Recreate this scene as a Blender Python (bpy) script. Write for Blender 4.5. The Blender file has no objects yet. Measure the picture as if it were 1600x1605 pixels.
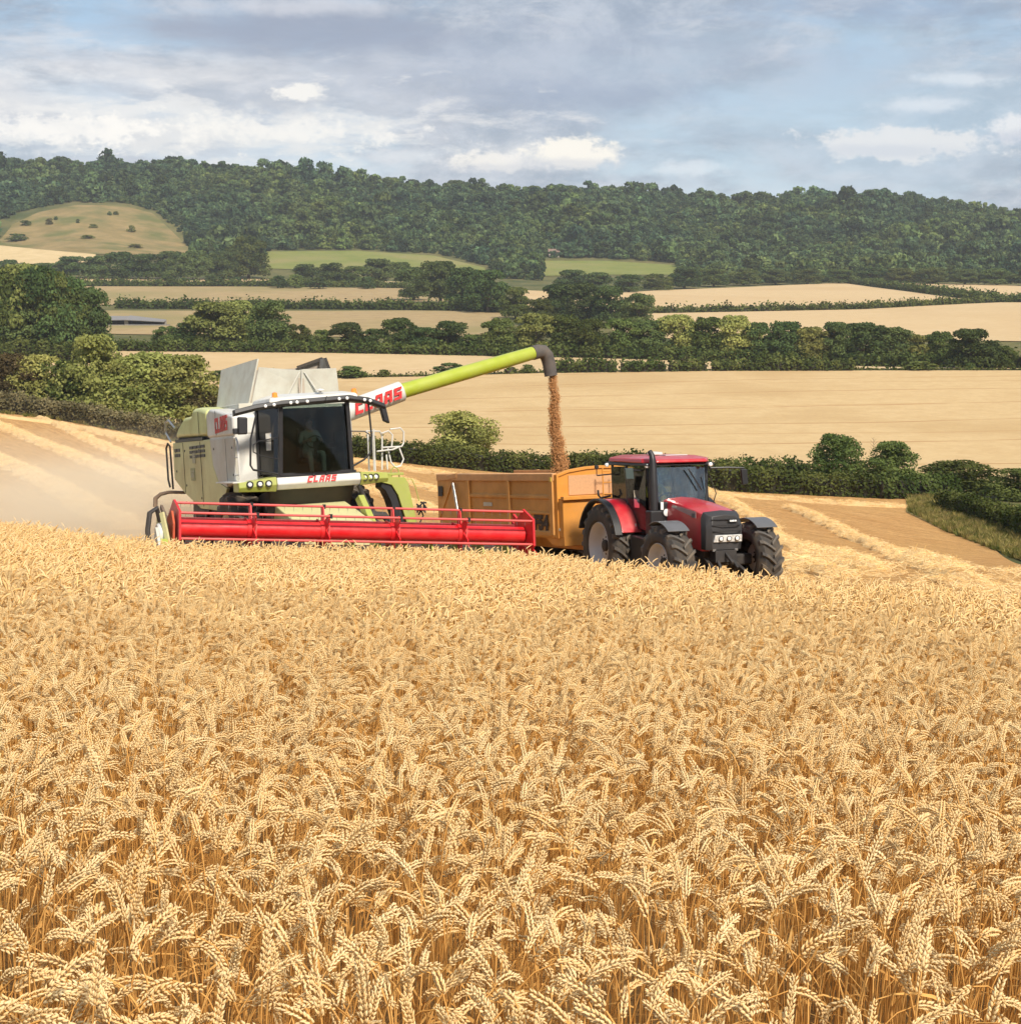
import bpy, bmesh, math, random
import numpy as np
from math import sin, cos, tan, atan, pi, radians as rad, sqrt
from mathutils import Matrix, Vector
random.seed(7)
SC = bpy.context.scene
COL = SC.collection

# ------------------------------------------------------------------ camera, sky, sun, exposure
FPX = 2400.0                      # focal length in pixels of the 1600 px wide photograph
TH = atan(402.5 / FPX)            # camera looks down by this angle
camd = bpy.data.cameras.new("camera"); camd.sensor_fit = 'HORIZONTAL'; camd.sensor_width = 36
camd.lens = 36 * FPX / 1600; camd.clip_start = 0.05; camd.clip_end = 9000
cam = bpy.data.objects.new("camera", camd); COL.objects.link(cam)
cam.location = (0, 0, 0); cam.rotation_euler = (pi/2 - TH, 0, 0)
SC.camera = cam

SUN_DIR = Vector((0.40, -0.70, 0.84)).normalized()
sund = bpy.data.lights.new("sun", 'SUN'); sund.energy = 3.4; sund.angle = rad(8.0); sund.color = (1.0, 0.91, 0.78)
sun = bpy.data.objects.new("sun", sund); COL.objects.link(sun)
sun.rotation_euler = SUN_DIR.to_track_quat('Z', 'Y').to_euler()

W = bpy.data.worlds.new("World"); SC.world = W; W.use_nodes = True
def build_world():
    nt = W.node_tree; nt.nodes.clear(); N = nt.nodes.new; L = nt.links.new
    def math_(op, a, b=None, c=None, clamp=False):
        n = N('ShaderNodeMath'); n.operation = op; n.use_clamp = clamp
        for i, v in enumerate((a, b, c)):
            if v is None: continue
            if isinstance(v, (int, float)): n.inputs[i].default_value = v
            else: L(v, n.inputs[i])
        return n.outputs[0]
    def mix(f, a, b):
        n = N('ShaderNodeMix'); n.data_type = 'RGBA'
        if isinstance(f, (int, float)): n.inputs[0].default_value = f
        else: L(f, n.inputs[0])
        for i, v in ((6, a), (7, b)):
            if isinstance(v, tuple): n.inputs[i].default_value = (*v, 1)
            else: L(v, n.inputs[i])
        return n.outputs[2]
    def ramp(f, lo, hi):
        n = N('ShaderNodeMapRange'); n.interpolation_type = 'SMOOTHSTEP'
        L(f, n.inputs[0]); n.inputs[1].default_value = lo; n.inputs[2].default_value = hi
        return n.outputs[0]
    out = N('ShaderNodeOutputWorld'); bg = N('ShaderNodeBackground'); bg.inputs[1].default_value = 0.1
    sky = N('ShaderNodeTexSky'); sky.sky_type = 'NISHITA'; sky.sun_disc = False
    sky.sun_elevation = math.asin(SUN_DIR.z); sky.sun_rotation = math.atan2(SUN_DIR.x, SUN_DIR.y)
    sky.dust_density = 0.6; sky.altitude = 100
    tc = N('ShaderNodeTexCoord'); sep = N('ShaderNodeSeparateXYZ'); L(tc.outputs['Generated'], sep.inputs[0])
    x, y, z = sep.outputs
    ya = math_('MAXIMUM', y, 0.05)
    u = math_('DIVIDE', x, ya); v = math_('DIVIDE', z, ya)
    zz = math_('MULTIPLY', z, 3.6)
    comb = N('ShaderNodeCombineXYZ'); L(x, comb.inputs[0]); L(y, comb.inputs[1]); L(zz, comb.inputs[2])
    comb2 = N('ShaderNodeCombineXYZ'); L(x, comb2.inputs[0]); L(y, comb2.inputs[1]); L(math_('MULTIPLY', z, 1.7), comb2.inputs[2])
    def noise(scale, det, rough, off=0.0, dist=0.0, iso=False):
        m = N('ShaderNodeMapping'); m.inputs[1].default_value = (off, off*.7, off*1.3); L((comb2 if iso else comb).outputs[0], m.inputs[0])
        n = N('ShaderNodeTexNoise'); n.inputs['Scale'].default_value = scale; n.inputs['Detail'].default_value = det
        n.inputs['Roughness'].default_value = rough; n.inputs['Distortion'].default_value = dist
        L(m.outputs[0], n.inputs['Vector']); return n.outputs[0]
    big = noise(5.5, 7, .55, 3.1, .3); fine = noise(22, 8, .62, 1.7, .2); mid = noise(11, 7, .6, 8.3, .3)
    det0 = noise(19, 9, .66, 9.1, .3, True)
    # clear sky and two cloud tones (radiance, x10 because the background strength is 0.1)
    haze = mix(ramp(v, 0.02, 0.17), (4.7, 5.9, 6.9), (3.3, 4.75, 6.4))
    col = mix(0.85, sky.outputs[0], haze)
    # broad grey-lavender stratus sheets, everywhere in the sky
    sheet = ramp(math_('ADD', math_('MULTIPLY', big, 0.75), math_('MULTIPLY', fine, 0.25)), 0.36, 0.54)
    sheetc = mix(ramp(det0, .35, .65), (2.75, 3.2, 3.95), (4.8, 5.1, 5.7))
    col = mix(math_('MULTIPLY', sheet, 0.85), col, sheetc)
    pale = ramp(noise(15, 9, .66, 8.3, .3), 0.50, 0.70)
    col = mix(math_('MULTIPLY', pale, 0.55), col, (6.3, 6.4, 6.7))
    dark = ramp(noise(9, 9, .64, 12.4, .3), 0.48, 0.70)
    col = mix(math_('MULTIPLY', dark, 0.6), col, (2.5, 2.95, 3.7))
    # single clouds standing in these directions: (px, py, half width, half height, softness, kind)
    front = math_('GREATER_THAN', y, 0.05)
    def blob(px, py, rx, ry, amt, colour, thr=(.9, .35), nz=.55, src=None):
        a = math_('DIVIDE', math_('SUBTRACT', u, (px-800)/FPX), rx/FPX)
        b = math_('DIVIDE', math_('SUBTRACT', v, (400-py)/FPX), ry/FPX)
        d = math_('SQRT', math_('ADD', math_('MULTIPLY', a, a), math_('MULTIPLY', b, b)))
        d = math_('ADD', d, math_('MULTIPLY', math_('SUBTRACT', src or fine, 0.5), nz*4))
        n = N('ShaderNodeMapRange'); n.interpolation_type = 'SMOOTHSTEP'
        L(d, n.inputs[0]); n.inputs[1].default_value = thr[0]; n.inputs[2].default_value = thr[1]
        n.inputs[3].default_value = 0; n.inputs[4].default_value = 1
        return math_('MULTIPLY', math_('MULTIPLY', n.outputs[0], amt), front), colour
    det = noise(46, 10, .64, 5.5, .15, True)
    fin = noise(110, 8, .65, 2.2, .1, True)
    cum = math_('ADD', math_('MULTIPLY', det, .62), math_('MULTIPLY', fin, .38))
    S = (1.45, .25); H = (1.05, .55)
    blobs = [
        blob(330, 195, 460, 105, .5, (5.9, 6.0, 6.4), (1.5, .1), .7, mid),
        blob(960, 120, 520, 85, .5, (3.7, 4.2, 5.2), (1.4, .2), .8, fine),
        blob(1330, 190, 380, 110, .5, (4.0, 5.4, 6.5), (1.5, .1), .5, mid),
        blob(500, 66, 260, 40, .85, (2.75, 3.15, 4.05), (1.4, .2), .5, mid),
        blob(490, 30, 190, 12, .6, (5.9, 6.0, 6.5), (1.6, .1), .6, det),
        blob(905, 160, 170, 26, .6, (2.8, 3.4, 4.5), (1.5, .1), .6, det),
        blob(1350, 30, 170, 26, .5, (2.9, 3.7, 5.0), (1.5, .1), .6, det),
        blob(330, 205, 360, 55, .7, (7.2, 7.1, 6.9), (1.3, .1), 1.5, fine),
        blob(400, 215, 260, 30, .8, (8.0, 7.8, 7.4), (1.1, .1), 1.6, cum),
        blob(300, 125, 190, 32, .5, (7.2, 7.1, 7.1), (1.5, .1), .9, fine),
        blob(60, 170, 150, 50, .55, (7.4, 7.3, 7.2), (1.5, .1), .9, fine),
        blob(130, 210, 190, 26, .7, (8.6, 8.3, 7.8), (1.1, .2), 1.6, cum),
        blob(450, 168, 62, 20, .75, (3.9, 4.3, 5.0), S, .7, det),
        blob(480, 155, 44, 14, .9, (8.0, 7.8, 7.4), H, .75, cum),
        blob(770, 258, 66, 19, .9, (7.7, 7.4, 6.9), H, .75, cum),
        blob(850, 250, 110, 20, .55, (8.0, 7.8, 7.5), S, .7, cum),
        blob(895, 244, 80, 27, .95, (8.4, 8.0, 7.2), H, .75, cum),
        blob(880, 262, 90, 9, .55, (5.2, 5.4, 5.9), S, .7, cum),
        blob(760, 268, 60, 8, .5, (5.2, 5.4, 5.9), S, .7, cum),
        blob(1400, 232, 160, 28, .8, (7.0, 7.0, 7.0), H, .8, cum),
        blob(1380, 242, 110, 10, .5, (4.7, 5.2, 6.0), S, .6, cum),
        blob(1590, 205, 80, 28, .8, (7.3, 7.3, 7.4), H, .75, cum),
        blob(1590, 222, 60, 12, .6, (4.3, 4.7, 5.6), S, .6, cum),
        blob(1480, 136, 80, 11, .5, (6.9, 7.3, 7.7), S, .8, cum),
        blob(1420, 175, 70, 12, .5, (7.0, 7.3, 7.7), S, .8, cum),
        blob(1070, 268, 60, 14, .55, (7.0, 7.3, 7.6), S, .8, cum),
        blob(640, 250, 60, 12, .5, (7.2, 7.2, 7.3), S, .8, cum),
    ]
    for f, c in blobs: col = mix(f, col, c)
    sc_ = N('ShaderNodeVectorMath'); sc_.operation = 'SCALE'; sc_.inputs['Scale'].default_value = .78; L(col, sc_.inputs[0]); col = sc_.outputs[0]
    L(col, bg.inputs[0]); L(bg.outputs[0], out.inputs[0])
build_world()
SC.view_settings.view_transform = 'Standard'; SC.view_settings.look = 'None'
SC.view_settings.exposure = 0.68; SC.view_settings.gamma = 1.0; SC.view_settings.use_curve_mapping = False
SC.render.engine = 'CYCLES'
SC.cycles.max_bounces = 5; SC.cycles.diffuse_bounces = 2; SC.cycles.glossy_bounces = 3; SC.cycles.transparent_max_bounces = 10
SC.cycles.transmission_bounces = 4; SC.cycles.volume_bounces = 1; SC.cycles.use_adaptive_sampling = True; SC.cycles.adaptive_threshold = 0.025
SC.cycles.use_denoising = True

# ------------------------------------------------------------------ helpers
ct, st = cos(TH), sin(TH)
def ray(px, py):
    x = (px-800)/FPX; y = (802.5-py)/FPX
    return np.array([x, ct + y*st, -st + y*ct])
def at(px, py, Y):
    r = ray(px, py); return r*(Y/r[1])
def project(P):
    P = np.atleast_2d(P); d = P[:, 1]*ct - P[:, 2]*st; u = P[:, 1]*st + P[:, 2]*ct
    return 800+FPX*P[:, 0]/d, 802.5-FPX*u/d
def R3(h, p, r):
    h, p, r = rad(h), rad(p), rad(r)
    return Matrix.Rotation(h, 3, 'Z') @ Matrix.Rotation(p, 3, 'X') @ Matrix.Rotation(r, 3, 'Y')

def mesh_np(name, V, Fs, mats=None, smooth=False, mat_idx=None, attrs=None):
    """V (n,3), Fs list of (m,k) index arrays"""
    me = bpy.data.meshes.new(name)
    V = np.asarray(V, np.float32); Fs = [np.asarray(f, np.int32) for f in Fs if len(f)]
    me.vertices.add(len(V)); me.vertices.foreach_set('co', V.ravel())
    loops = np.concatenate([f.ravel() for f in Fs]); tot = np.concatenate([np.full(len(f), f.shape[1], np.int32) for f in Fs])
    start = np.concatenate([[0], np.cumsum(tot)[:-1]]).astype(np.int32)
    me.loops.add(len(loops)); me.loops.foreach_set('vertex_index', loops)
    me.polygons.add(len(tot)); me.polygons.foreach_set('loop_start', start)
    me.polygons.foreach_set('use_smooth', np.full(len(tot), bool(smooth)))
    if mat_idx is not None: me.polygons.foreach_set('material_index', np.asarray(mat_idx, np.int32))
    for m in (mats or []): me.materials.append(m)
    if attrs:
        for k, a in attrs.items():
            at_ = me.attributes.new(k, 'FLOAT', 'POINT'); at_.data.foreach_set('value', np.asarray(a, np.float32))
    me.update(calc_edges=True); me.validate()
    return me
def link(name, me, parent=None, **props):
    o = bpy.data.objects.new(name, me); COL.objects.link(o)
    if parent is not None: o.parent = parent
    for k, v in props.items(): o[k] = v
    return o
def thing(name, label, cat, loc=(0, 0, 0), group=None, M=None):
    o = bpy.data.objects.new(name, None); COL.objects.link(o); o.empty_display_size = .2
    if M is not None: o.matrix_basis = M
    else: o.location = loc
    o['label'] = label; o['category'] = cat
    if group: o['group'] = group
    return o
def tag(o, label, cat, group=None):
    o['label'] = label; o['category'] = cat
    if group: o['group'] = group
    return o
ORD = ['', 'second', 'third', 'fourth', 'fifth', 'sixth', 'seventh', 'eighth', 'ninth', 'tenth', 'eleventh', 'twelfth', 'thirteenth', 'fourteenth', 'fifteenth', 'sixteenth', 'seventeenth', 'eighteenth', 'nineteenth', 'twentieth', 'twenty-first', 'twenty-second', 'twenty-third', 'twenty-fourth', 'twenty-fifth', 'twenty-sixth', 'twenty-seventh', 'twenty-eighth', 'twenty-ninth', 'thirtieth']

class MB:
    """collects shapes of ONE part"""
    def __init__(s): s.v = []; s.f = []
    def add(s, V, F, M=None):
        b = len(s.v)
        for p in V: s.v.append(tuple(M @ Vector(p)) if M is not None else tuple(p))
        s.f += [tuple(i+b for i in f) for f in F]; return s
    def box(s, c, d, R=None):
        x, y, z = d[0]/2, d[1]/2, d[2]/2
        V = [Vector((a*x, b*y, e*z)) for a in (-1, 1) for b in (-1, 1) for e in (-1, 1)]
        if R is not None: V = [R @ p for p in V]
        V = [p + Vector(c) for p in V]
        return s.add(V, [(0, 1, 3, 2), (4, 6, 7, 5), (0, 4, 5, 1), (2, 3, 7, 6), (0, 2, 6, 4), (1, 5, 7, 3)])
    def bar(s, a, b, w, h, up=(0, 0, 1)):
        a, b = Vector(a), Vector(b); y = (b-a); l = y.length; y.normalize()
        x = y.cross(Vector(up)); x.normalize(); z = x.cross(y)
        R = Matrix((x, y, z)).transposed()
        return s.box((a+b)/2, (w, l, h), R)
    def prism(s, prof, ax, a, b):
        """profile in the two other axes (in xyz order), extruded along axis ax from a to b"""
        n = len(prof); V = []
        for t in (a, b):
            for q in prof:
                p = list(q); p.insert(ax, t); V.append(p)
        F = [tuple(range(n)), tuple(range(2*n-1, n-1, -1))] + [(i, i+n, (i+1) % n + n, (i+1) % n) for i in range(n)]
        return s.add(V, F)
    def loft(s, rings, cap=True, closed=True):
        n = len(rings[0]); V = [p for r in rings for p in r]; F = []
        for k in range(len(rings)-1):
            for i in range(n if closed else n-1):
                j = (i+1) % n; F.append((k*n+i, k*n+j, (k+1)*n+j, (k+1)*n+i))
        if cap: F += [tuple(range(n-1, -1, -1)), tuple(range((len(rings)-1)*n, len(rings)*n))]
        return s.add(V, F)
    def tube(s, path, r, n=8, cap=True):
        P = [Vector(p) for p in path]; rr = r if isinstance(r, (list, tuple)) else [r]*len(P)
        rings = []; prev = None
        for i, p in enumerate(P):
            t = (P[min(i+1, len(P)-1)] - P[max(i-1, 0)]).normalized()
            if prev is None:
                a = t.cross(Vector((0, 0, 1)))
                if a.length < .05: a = t.cross(Vector((1, 0, 0)))
            else: a = prev - t*prev.dot(t)
            a.normalize(); prev = a; b = t.cross(a)
            rings.append([p + (a*cos(2*pi*k/n) + b*sin(2*pi*k/n))*rr[i] for k in range(n)])
        return s.loft(rings, cap)
    def cyl(s, a, b, r, n=20, r2=None): return s.tube([a, b], [r, r if r2 is None else r2], n)
    def lathe(s, prof, c, axis='x', n=28, cap=True):
        """prof: list of (offset along axis, radius)"""
        rings = []
        for o, r in prof:
            ring = []
            for k in range(n):
                a = 2*pi*k/n
                if axis == 'x': ring.append((c[0]+o, c[1]+r*cos(a), c[2]+r*sin(a)))
                elif axis == 'z': ring.append((c[0]+r*cos(a), c[1]+r*sin(a), c[2]+o))
                else: ring.append((c[0]+r*cos(a), c[1]+o, c[2]+r*sin(a)))
            rings.append(ring)
        return s.loft(rings, cap)
    def plate(s, poly, t, n=None):
        """flat polygon with thickness t along its normal"""
        P = [Vector(p) for p in poly]
        if n is None: n = (P[1]-P[0]).cross(P[2]-P[0]).normalized()
        else: n = Vector(n)
        k = len(P)
        V = [p - n*t/2 for p in P] + [p + n*t/2 for p in P]
        return s.add(V, [tuple(range(k-1, -1, -1)), tuple(range(k, 2*k))] + [(i, (i+1) % k, (i+1) % k+k, i+k) for i in range(k)])
    def build(s, name, mat, parent=None, bevel=0, smooth=False, seg=2, **props):
        me = bpy.data.meshes.new(name); me.from_pydata(s.v, [], s.f); me.materials.append(mat)
        bm = bmesh.new(); bm.from_mesh(me); bmesh.ops.recalc_face_normals(bm, faces=bm.faces); bm.to_mesh(me); bm.free()
        if smooth or bevel:
            me.polygons.foreach_set('use_smooth', [True]*len(me.polygons)); me.set_sharp_from_angle(angle=rad(38))
        o = link(name, me, parent, **props)
        if bevel:
            m = o.modifiers.new('bevel', 'BEVEL'); m.width = bevel; m.segments = seg; m.limit_method = 'ANGLE'; m.angle_limit = rad(35); m.harden_normals = True
        return o

# ------------------------------------------------------------------ materials
MATS = {}
def mat(name, col, rough=.6, metal=0, var=.12, scale=3.0, bump=0.0, bscale=40, spec=.5, coat=0, dirt=None, dirt_scale=1.5, dirt_amt=.5):
    if name in MATS: return MATS[name]
    m = bpy.data.materials.new(name); m.use_nodes = True; nt = m.node_tree; N = nt.nodes.new; L = nt.links.new
    b = nt.nodes['Principled BSDF']; b.inputs['Roughness'].default_value = rough; b.inputs['Metallic'].default_value = metal
    b.inputs['Specular IOR Level'].default_value = spec; b.inputs['Coat Weight'].default_value = coat; b.inputs['Coat Roughness'].default_value = .15
    tc = N('ShaderNodeTexCoord'); nz = N('ShaderNodeTexNoise'); nz.inputs['Scale'].default_value = scale; nz.inputs['Detail'].default_value = 6
    L(tc.outputs['Object'], nz.inputs['Vector'])
    mr = N('ShaderNodeMapRange'); mr.inputs[1].default_value = .3; mr.inputs[2].default_value = .7
    mr.inputs[3].default_value = 1-var; mr.inputs[4].default_value = 1+var; L(nz.outputs[0], mr.inputs[0])
    mx = N('ShaderNodeVectorMath'); mx.operation = 'SCALE'; mx.inputs[0].default_value = col; L(mr.outputs[0], mx.inputs['Scale'])
    out = mx.outputs[0]
    if dirt:
        n2 = N('ShaderNodeTexNoise'); n2.inputs['Scale'].default_value = dirt_scale; n2.inputs['Detail'].default_value = 9; n2.inputs['Roughness'].default_value = .65
        L(tc.outputs['Object'], n2.inputs['Vector'])
        r2 = N('ShaderNodeMapRange'); r2.inputs[1].default_value = .42; r2.inputs[2].default_value = .68; r2.inputs[4].default_value = dirt_amt; L(n2.outputs[0], r2.inputs[0])
        mm = N('ShaderNodeMix'); mm.data_type = 'RGBA'; L(r2.outputs[0], mm.inputs[0]); L(out, mm.inputs[6]); mm.inputs[7].default_value = (*dirt, 1)
        out = mm.outputs[2]
        r3 = N('ShaderNodeMapRange'); r3.inputs[1].default_value = .42; r3.inputs[2].default_value = .68; r3.inputs[3].default_value = rough; r3.inputs[4].default_value = min(1, rough+.35); L(n2.outputs[0], r3.inputs[0]); L(r3.outputs[0], b.inputs['Roughness'])
    L(out, b.inputs['Base Color'])
    if bump:
        n3 = N('ShaderNodeTexNoise'); n3.inputs['Scale'].default_value = bscale; n3.inputs['Detail'].default_value = 4; L(tc.outputs['Object'], n3.inputs['Vector'])
        bp = N('ShaderNodeBump'); bp.inputs['Strength'].default_value = bump; bp.inputs['Distance'].default_value = .02; L(n3.outputs[0], bp.inputs['Height']); L(bp.outputs[0], b.inputs['Normal'])
    MATS[name] = m; return m
def mat_glass(name, tint, alpha=.35, refl=1.0):
    m = bpy.data.materials.new(name); m.use_nodes = True; nt = m.node_tree; nt.nodes.clear(); N = nt.nodes.new; L = nt.links.new
    o = N('ShaderNodeOutputMaterial'); tr = N('ShaderNodeBsdfTransparent'); tr.inputs[0].default_value = (*tint, 1)
    gl = N('ShaderNodeBsdfGlossy'); gl.inputs['Roughness'].default_value = .03
    nz = N('ShaderNodeTexNoise'); nz.inputs['Scale'].default_value = 3; nz.inputs['Detail'].default_value = 6
    tc = N('ShaderNodeTexCoord'); L(tc.outputs['Object'], nz.inputs['Vector'])
    fr = N('ShaderNodeFresnel'); fr.inputs[0].default_value = 1.5
    mul = N('ShaderNodeMath'); mul.operation = 'MULTIPLY'; mul.use_clamp = True; L(fr.outputs[0], mul.inputs[0]); mul.inputs[1].default_value = refl
    mx = N('ShaderNodeMixShader'); L(mul.outputs[0], mx.inputs[0]); L(tr.outputs[0], mx.inputs[1]); L(gl.outputs[0], mx.inputs[2])
    df = N('ShaderNodeBsdfDiffuse'); df.inputs[0].default_value = (.5, .45, .36, 1)
    r = N('ShaderNodeMapRange'); r.inputs[1].default_value = .35; r.inputs[2].default_value = .8; r.inputs[3].default_value = .0; r.inputs[4].default_value = .02; L(nz.outputs[0], r.inputs[0])
    m2 = N('ShaderNodeMixShader'); L(r.outputs[0], m2.inputs[0]); L(mx.outputs[0], m2.inputs[1]); L(df.outputs[0], m2.inputs[2])
    L(m2.outputs[0], o.inputs[0]); return m
def mat_foliage(name, dark, light, trans=.25, rnd=.35, patch=None):
    m = bpy.data.materials.new(name); m.use_nodes = True; nt = m.node_tree; nt.nodes.clear(); N = nt.nodes.new; L = nt.links.new
    o = N('ShaderNodeOutputMaterial'); a = N('ShaderNodeAttribute'); a.attribute_name = 'tint'
    oi = N('ShaderNodeObjectInfo')
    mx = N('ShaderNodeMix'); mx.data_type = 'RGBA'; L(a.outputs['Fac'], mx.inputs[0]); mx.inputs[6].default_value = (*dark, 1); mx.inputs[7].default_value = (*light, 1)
    mr = N('ShaderNodeMapRange'); mr.inputs[3].default_value = 1-rnd; mr.inputs[4].default_value = 1+rnd; L(oi.outputs['Random'], mr.inputs[0])
    mul = N('ShaderNodeVectorMath'); mul.operation = 'SCALE'; L(mx.outputs[2], mul.inputs[0]); L(mr.outputs[0], mul.inputs['Scale'])
    hs = N('ShaderNodeHueSaturation'); L(mul.outputs[0], hs.inputs['Color'])
    w = N('ShaderNodeMath'); w.operation = 'MULTIPLY_ADD'; L(oi.outputs['Random'], w.inputs[0]); w.inputs[1].default_value = 7.31; w.inputs[2].default_value = 0
    fr = N('ShaderNodeMath'); fr.operation = 'FRACT'; L(w.outputs[0], fr.inputs[0])
    mh = N('ShaderNodeMapRange'); mh.inputs[3].default_value = .487; mh.inputs[4].default_value = .525; L(fr.outputs[0], mh.inputs[0]); L(mh.outputs[0], hs.inputs['Hue'])
    fin_ = hs.outputs[0]
    if patch:
        nz = N('ShaderNodeTexNoise'); nz.inputs['Scale'].default_value = .009; nz.inputs['Detail'].default_value = 5; nz.inputs['Roughness'].default_value = .7; L(oi.outputs['Location'], nz.inputs['Vector'])
        pr = N('ShaderNodeMapRange'); pr.inputs[1].default_value = .42; pr.inputs[2].default_value = .66; L(nz.outputs[0], pr.inputs[0])
        pm = N('ShaderNodeMix'); pm.data_type = 'RGBA'; L(pr.outputs[0], pm.inputs[0]); L(fin_, pm.inputs[6])
        ps = N('ShaderNodeVectorMath'); ps.operation = 'MULTIPLY'; L(fin_, ps.inputs[0]); ps.inputs[1].default_value = patch; L(ps.outputs[0], pm.inputs[7]); fin_ = pm.outputs[2]
    df = N('ShaderNodeBsdfDiffuse'); tl = N('ShaderNodeBsdfTranslucent'); L(fin_, df.inputs[0]); L(fin_, tl.inputs[0])
    ms = N('ShaderNodeMixShader'); ms.inputs[0].default_value = trans; L(df.outputs[0], ms.inputs[1]); L(tl.outputs[0], ms.inputs[2]); L(ms.outputs[0], o.inputs[0])
    MATS[name] = m; return m
def mat_ground(name, c1, c2, scale=.5, c3=None, s3=.05, streak=None, bump=.3, bscale=8, lines=None, fine=None):
    """two-tone soil / straw / grass; streak=(angle, scale) stretches the fine noise along a direction; lines=(angle, spacing, width, colour) are tramlines"""
    m = bpy.data.materials.new(name); m.use_nodes = True; nt = m.node_tree; N = nt.nodes.new; L = nt.links.new
    b = nt.nodes['Principled BSDF']; b.inputs['Roughness'].default_value = .95; b.inputs['Specular IOR Level'].default_value = .1
    g = N('ShaderNodeNewGeometry')
    def noise(sc, det, rough=.6, strk=None, off=0):
        n = N('ShaderNodeTexNoise'); n.inputs['Scale'].default_value = sc; n.inputs['Detail'].default_value = det; n.inputs['Roughness'].default_value = rough
        mp = N('ShaderNodeMapping'); mp.inputs[1].default_value = (off, off, 0)
        if strk: mp.vector_type = 'TEXTURE'; mp.inputs[2].default_value = (0, 0, strk[0]); mp.inputs[3].default_value = (1, strk[1], 1)
        L(g.outputs['Position'], mp.inputs[0]); L(mp.outputs[0], n.inputs['Vector']); return n.outputs[0]
    def rng(f, a, bb):
        r = N('ShaderNodeMapRange'); r.interpolation_type = 'SMOOTHSTEP'; r.inputs[1].default_value = a; r.inputs[2].default_value = bb; L(f, r.inputs[0]); return r.outputs[0]
    def mix(f, a, c):
        x = N('ShaderNodeMix'); x.data_type = 'RGBA'; L(f, x.inputs[0])
        for i, v in ((6, a), (7, c)):
            if isinstance(v, tuple): x.inputs[i].default_value = (*v, 1)
            else: L(v, x.inputs[i])
        return x.outputs[2]
    f1 = noise(scale, 8, .65, streak)
    col = mix(rng(f1, .3, .7), c1, c2)
    if c3: col = mix(rng(noise(s3, 5, .55, None, 31), .45, .68), col, c3)
    if lines:
        for (ang, sp, wd, lc) in lines:
            sx = N('ShaderNodeSeparateXYZ'); L(g.outputs['Position'], sx.inputs[0])
            def mm(op, a, bb=None):
                n = N('ShaderNodeMath'); n.operation = op
                for i, v in ((0, a), (1, bb)):
                    if v is None: continue
                    if isinstance(v, (int, float)): n.inputs[i].default_value = v
                    else: L(v, n.inputs[i])
                return n.outputs[0]
            d = mm('ADD', mm('MULTIPLY', sx.outputs[0], -sin(ang)), mm('MULTIPLY', sx.outputs[1], cos(ang)))
            d = mm('ADD', d, mm('MULTIPLY', noise(.01, 2), 12))
            fr = mm('ABSOLUTE', mm('SUBTRACT', mm('FRACT', mm('DIVIDE', d, sp)), .5))
            k = mm('LESS_THAN', fr, wd/sp)
            k = mm('MULTIPLY', k, rng(noise(.06, 3, .6, None, 77), .25, .55))
            col = mix(k, col, lc)
    if fine:
        fr_ = N('ShaderNodeMapRange'); fr_.inputs[1].default_value = .3; fr_.inputs[2].default_value = .7; fr_.inputs[3].default_value = 1-fine[1]; fr_.inputs[4].default_value = 1+fine[1]; L(noise(fine[0], 6, .8, (streak[0], 3) if streak else None, 13), fr_.inputs[0])
        fs = N('ShaderNodeVectorMath'); fs.operation = 'SCALE'; L(col, fs.inputs[0]); L(fr_.outputs[0], fs.inputs['Scale']); col = fs.outputs[0]
    L(col, b.inputs['Base Color'])
    if bump:
        bp = N('ShaderNodeBump'); bp.inputs['Strength'].default_value = bump; bp.inputs['Distance'].default_value = .15; L(noise(bscale, 6, .7, streak, 5), bp.inputs['Height']); L(bp.outputs[0], b.inputs['Normal'])
    MATS[name] = m; return m
def text_part(body, size, mat_, parent, M, name='lettering', shear=0, offset=0, spacing=1.0, sx=1.0, extrude=.003, label=None):
    cu = bpy.data.curves.new('t', 'FONT'); cu.body = body; cu.size = size; cu.shear = shear; cu.offset = offset; cu.space_character = spacing
    cu.align_x = 'CENTER'; cu.align_y = 'CENTER'; cu.extrude = extrude; cu.resolution_u = 3
    t = bpy.data.objects.new('t', cu); COL.objects.link(t)
    dg = bpy.context.evaluated_depsgraph_get(); me = bpy.data.meshes.new_from_object(t.evaluated_get(dg))
    bpy.data.objects.remove(t); me.name = name
    me.transform(Matrix.Diagonal((sx, 1, 1, 1)))
    me.materials.clear(); me.materials.append(mat_)
    o = link(name, me, parent); o.matrix_basis = M
    if label: o['label'] = label
    return o
def frame(origin, xdir, ydir):
    x = Vector(xdir).normalized(); y = Vector(ydir); y = (y - x*y.dot(x)).normalized(); z = x.cross(y)
    M = Matrix((x, y, z)).transposed().to_4x4(); M.translation = Vector(origin); return M

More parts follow.
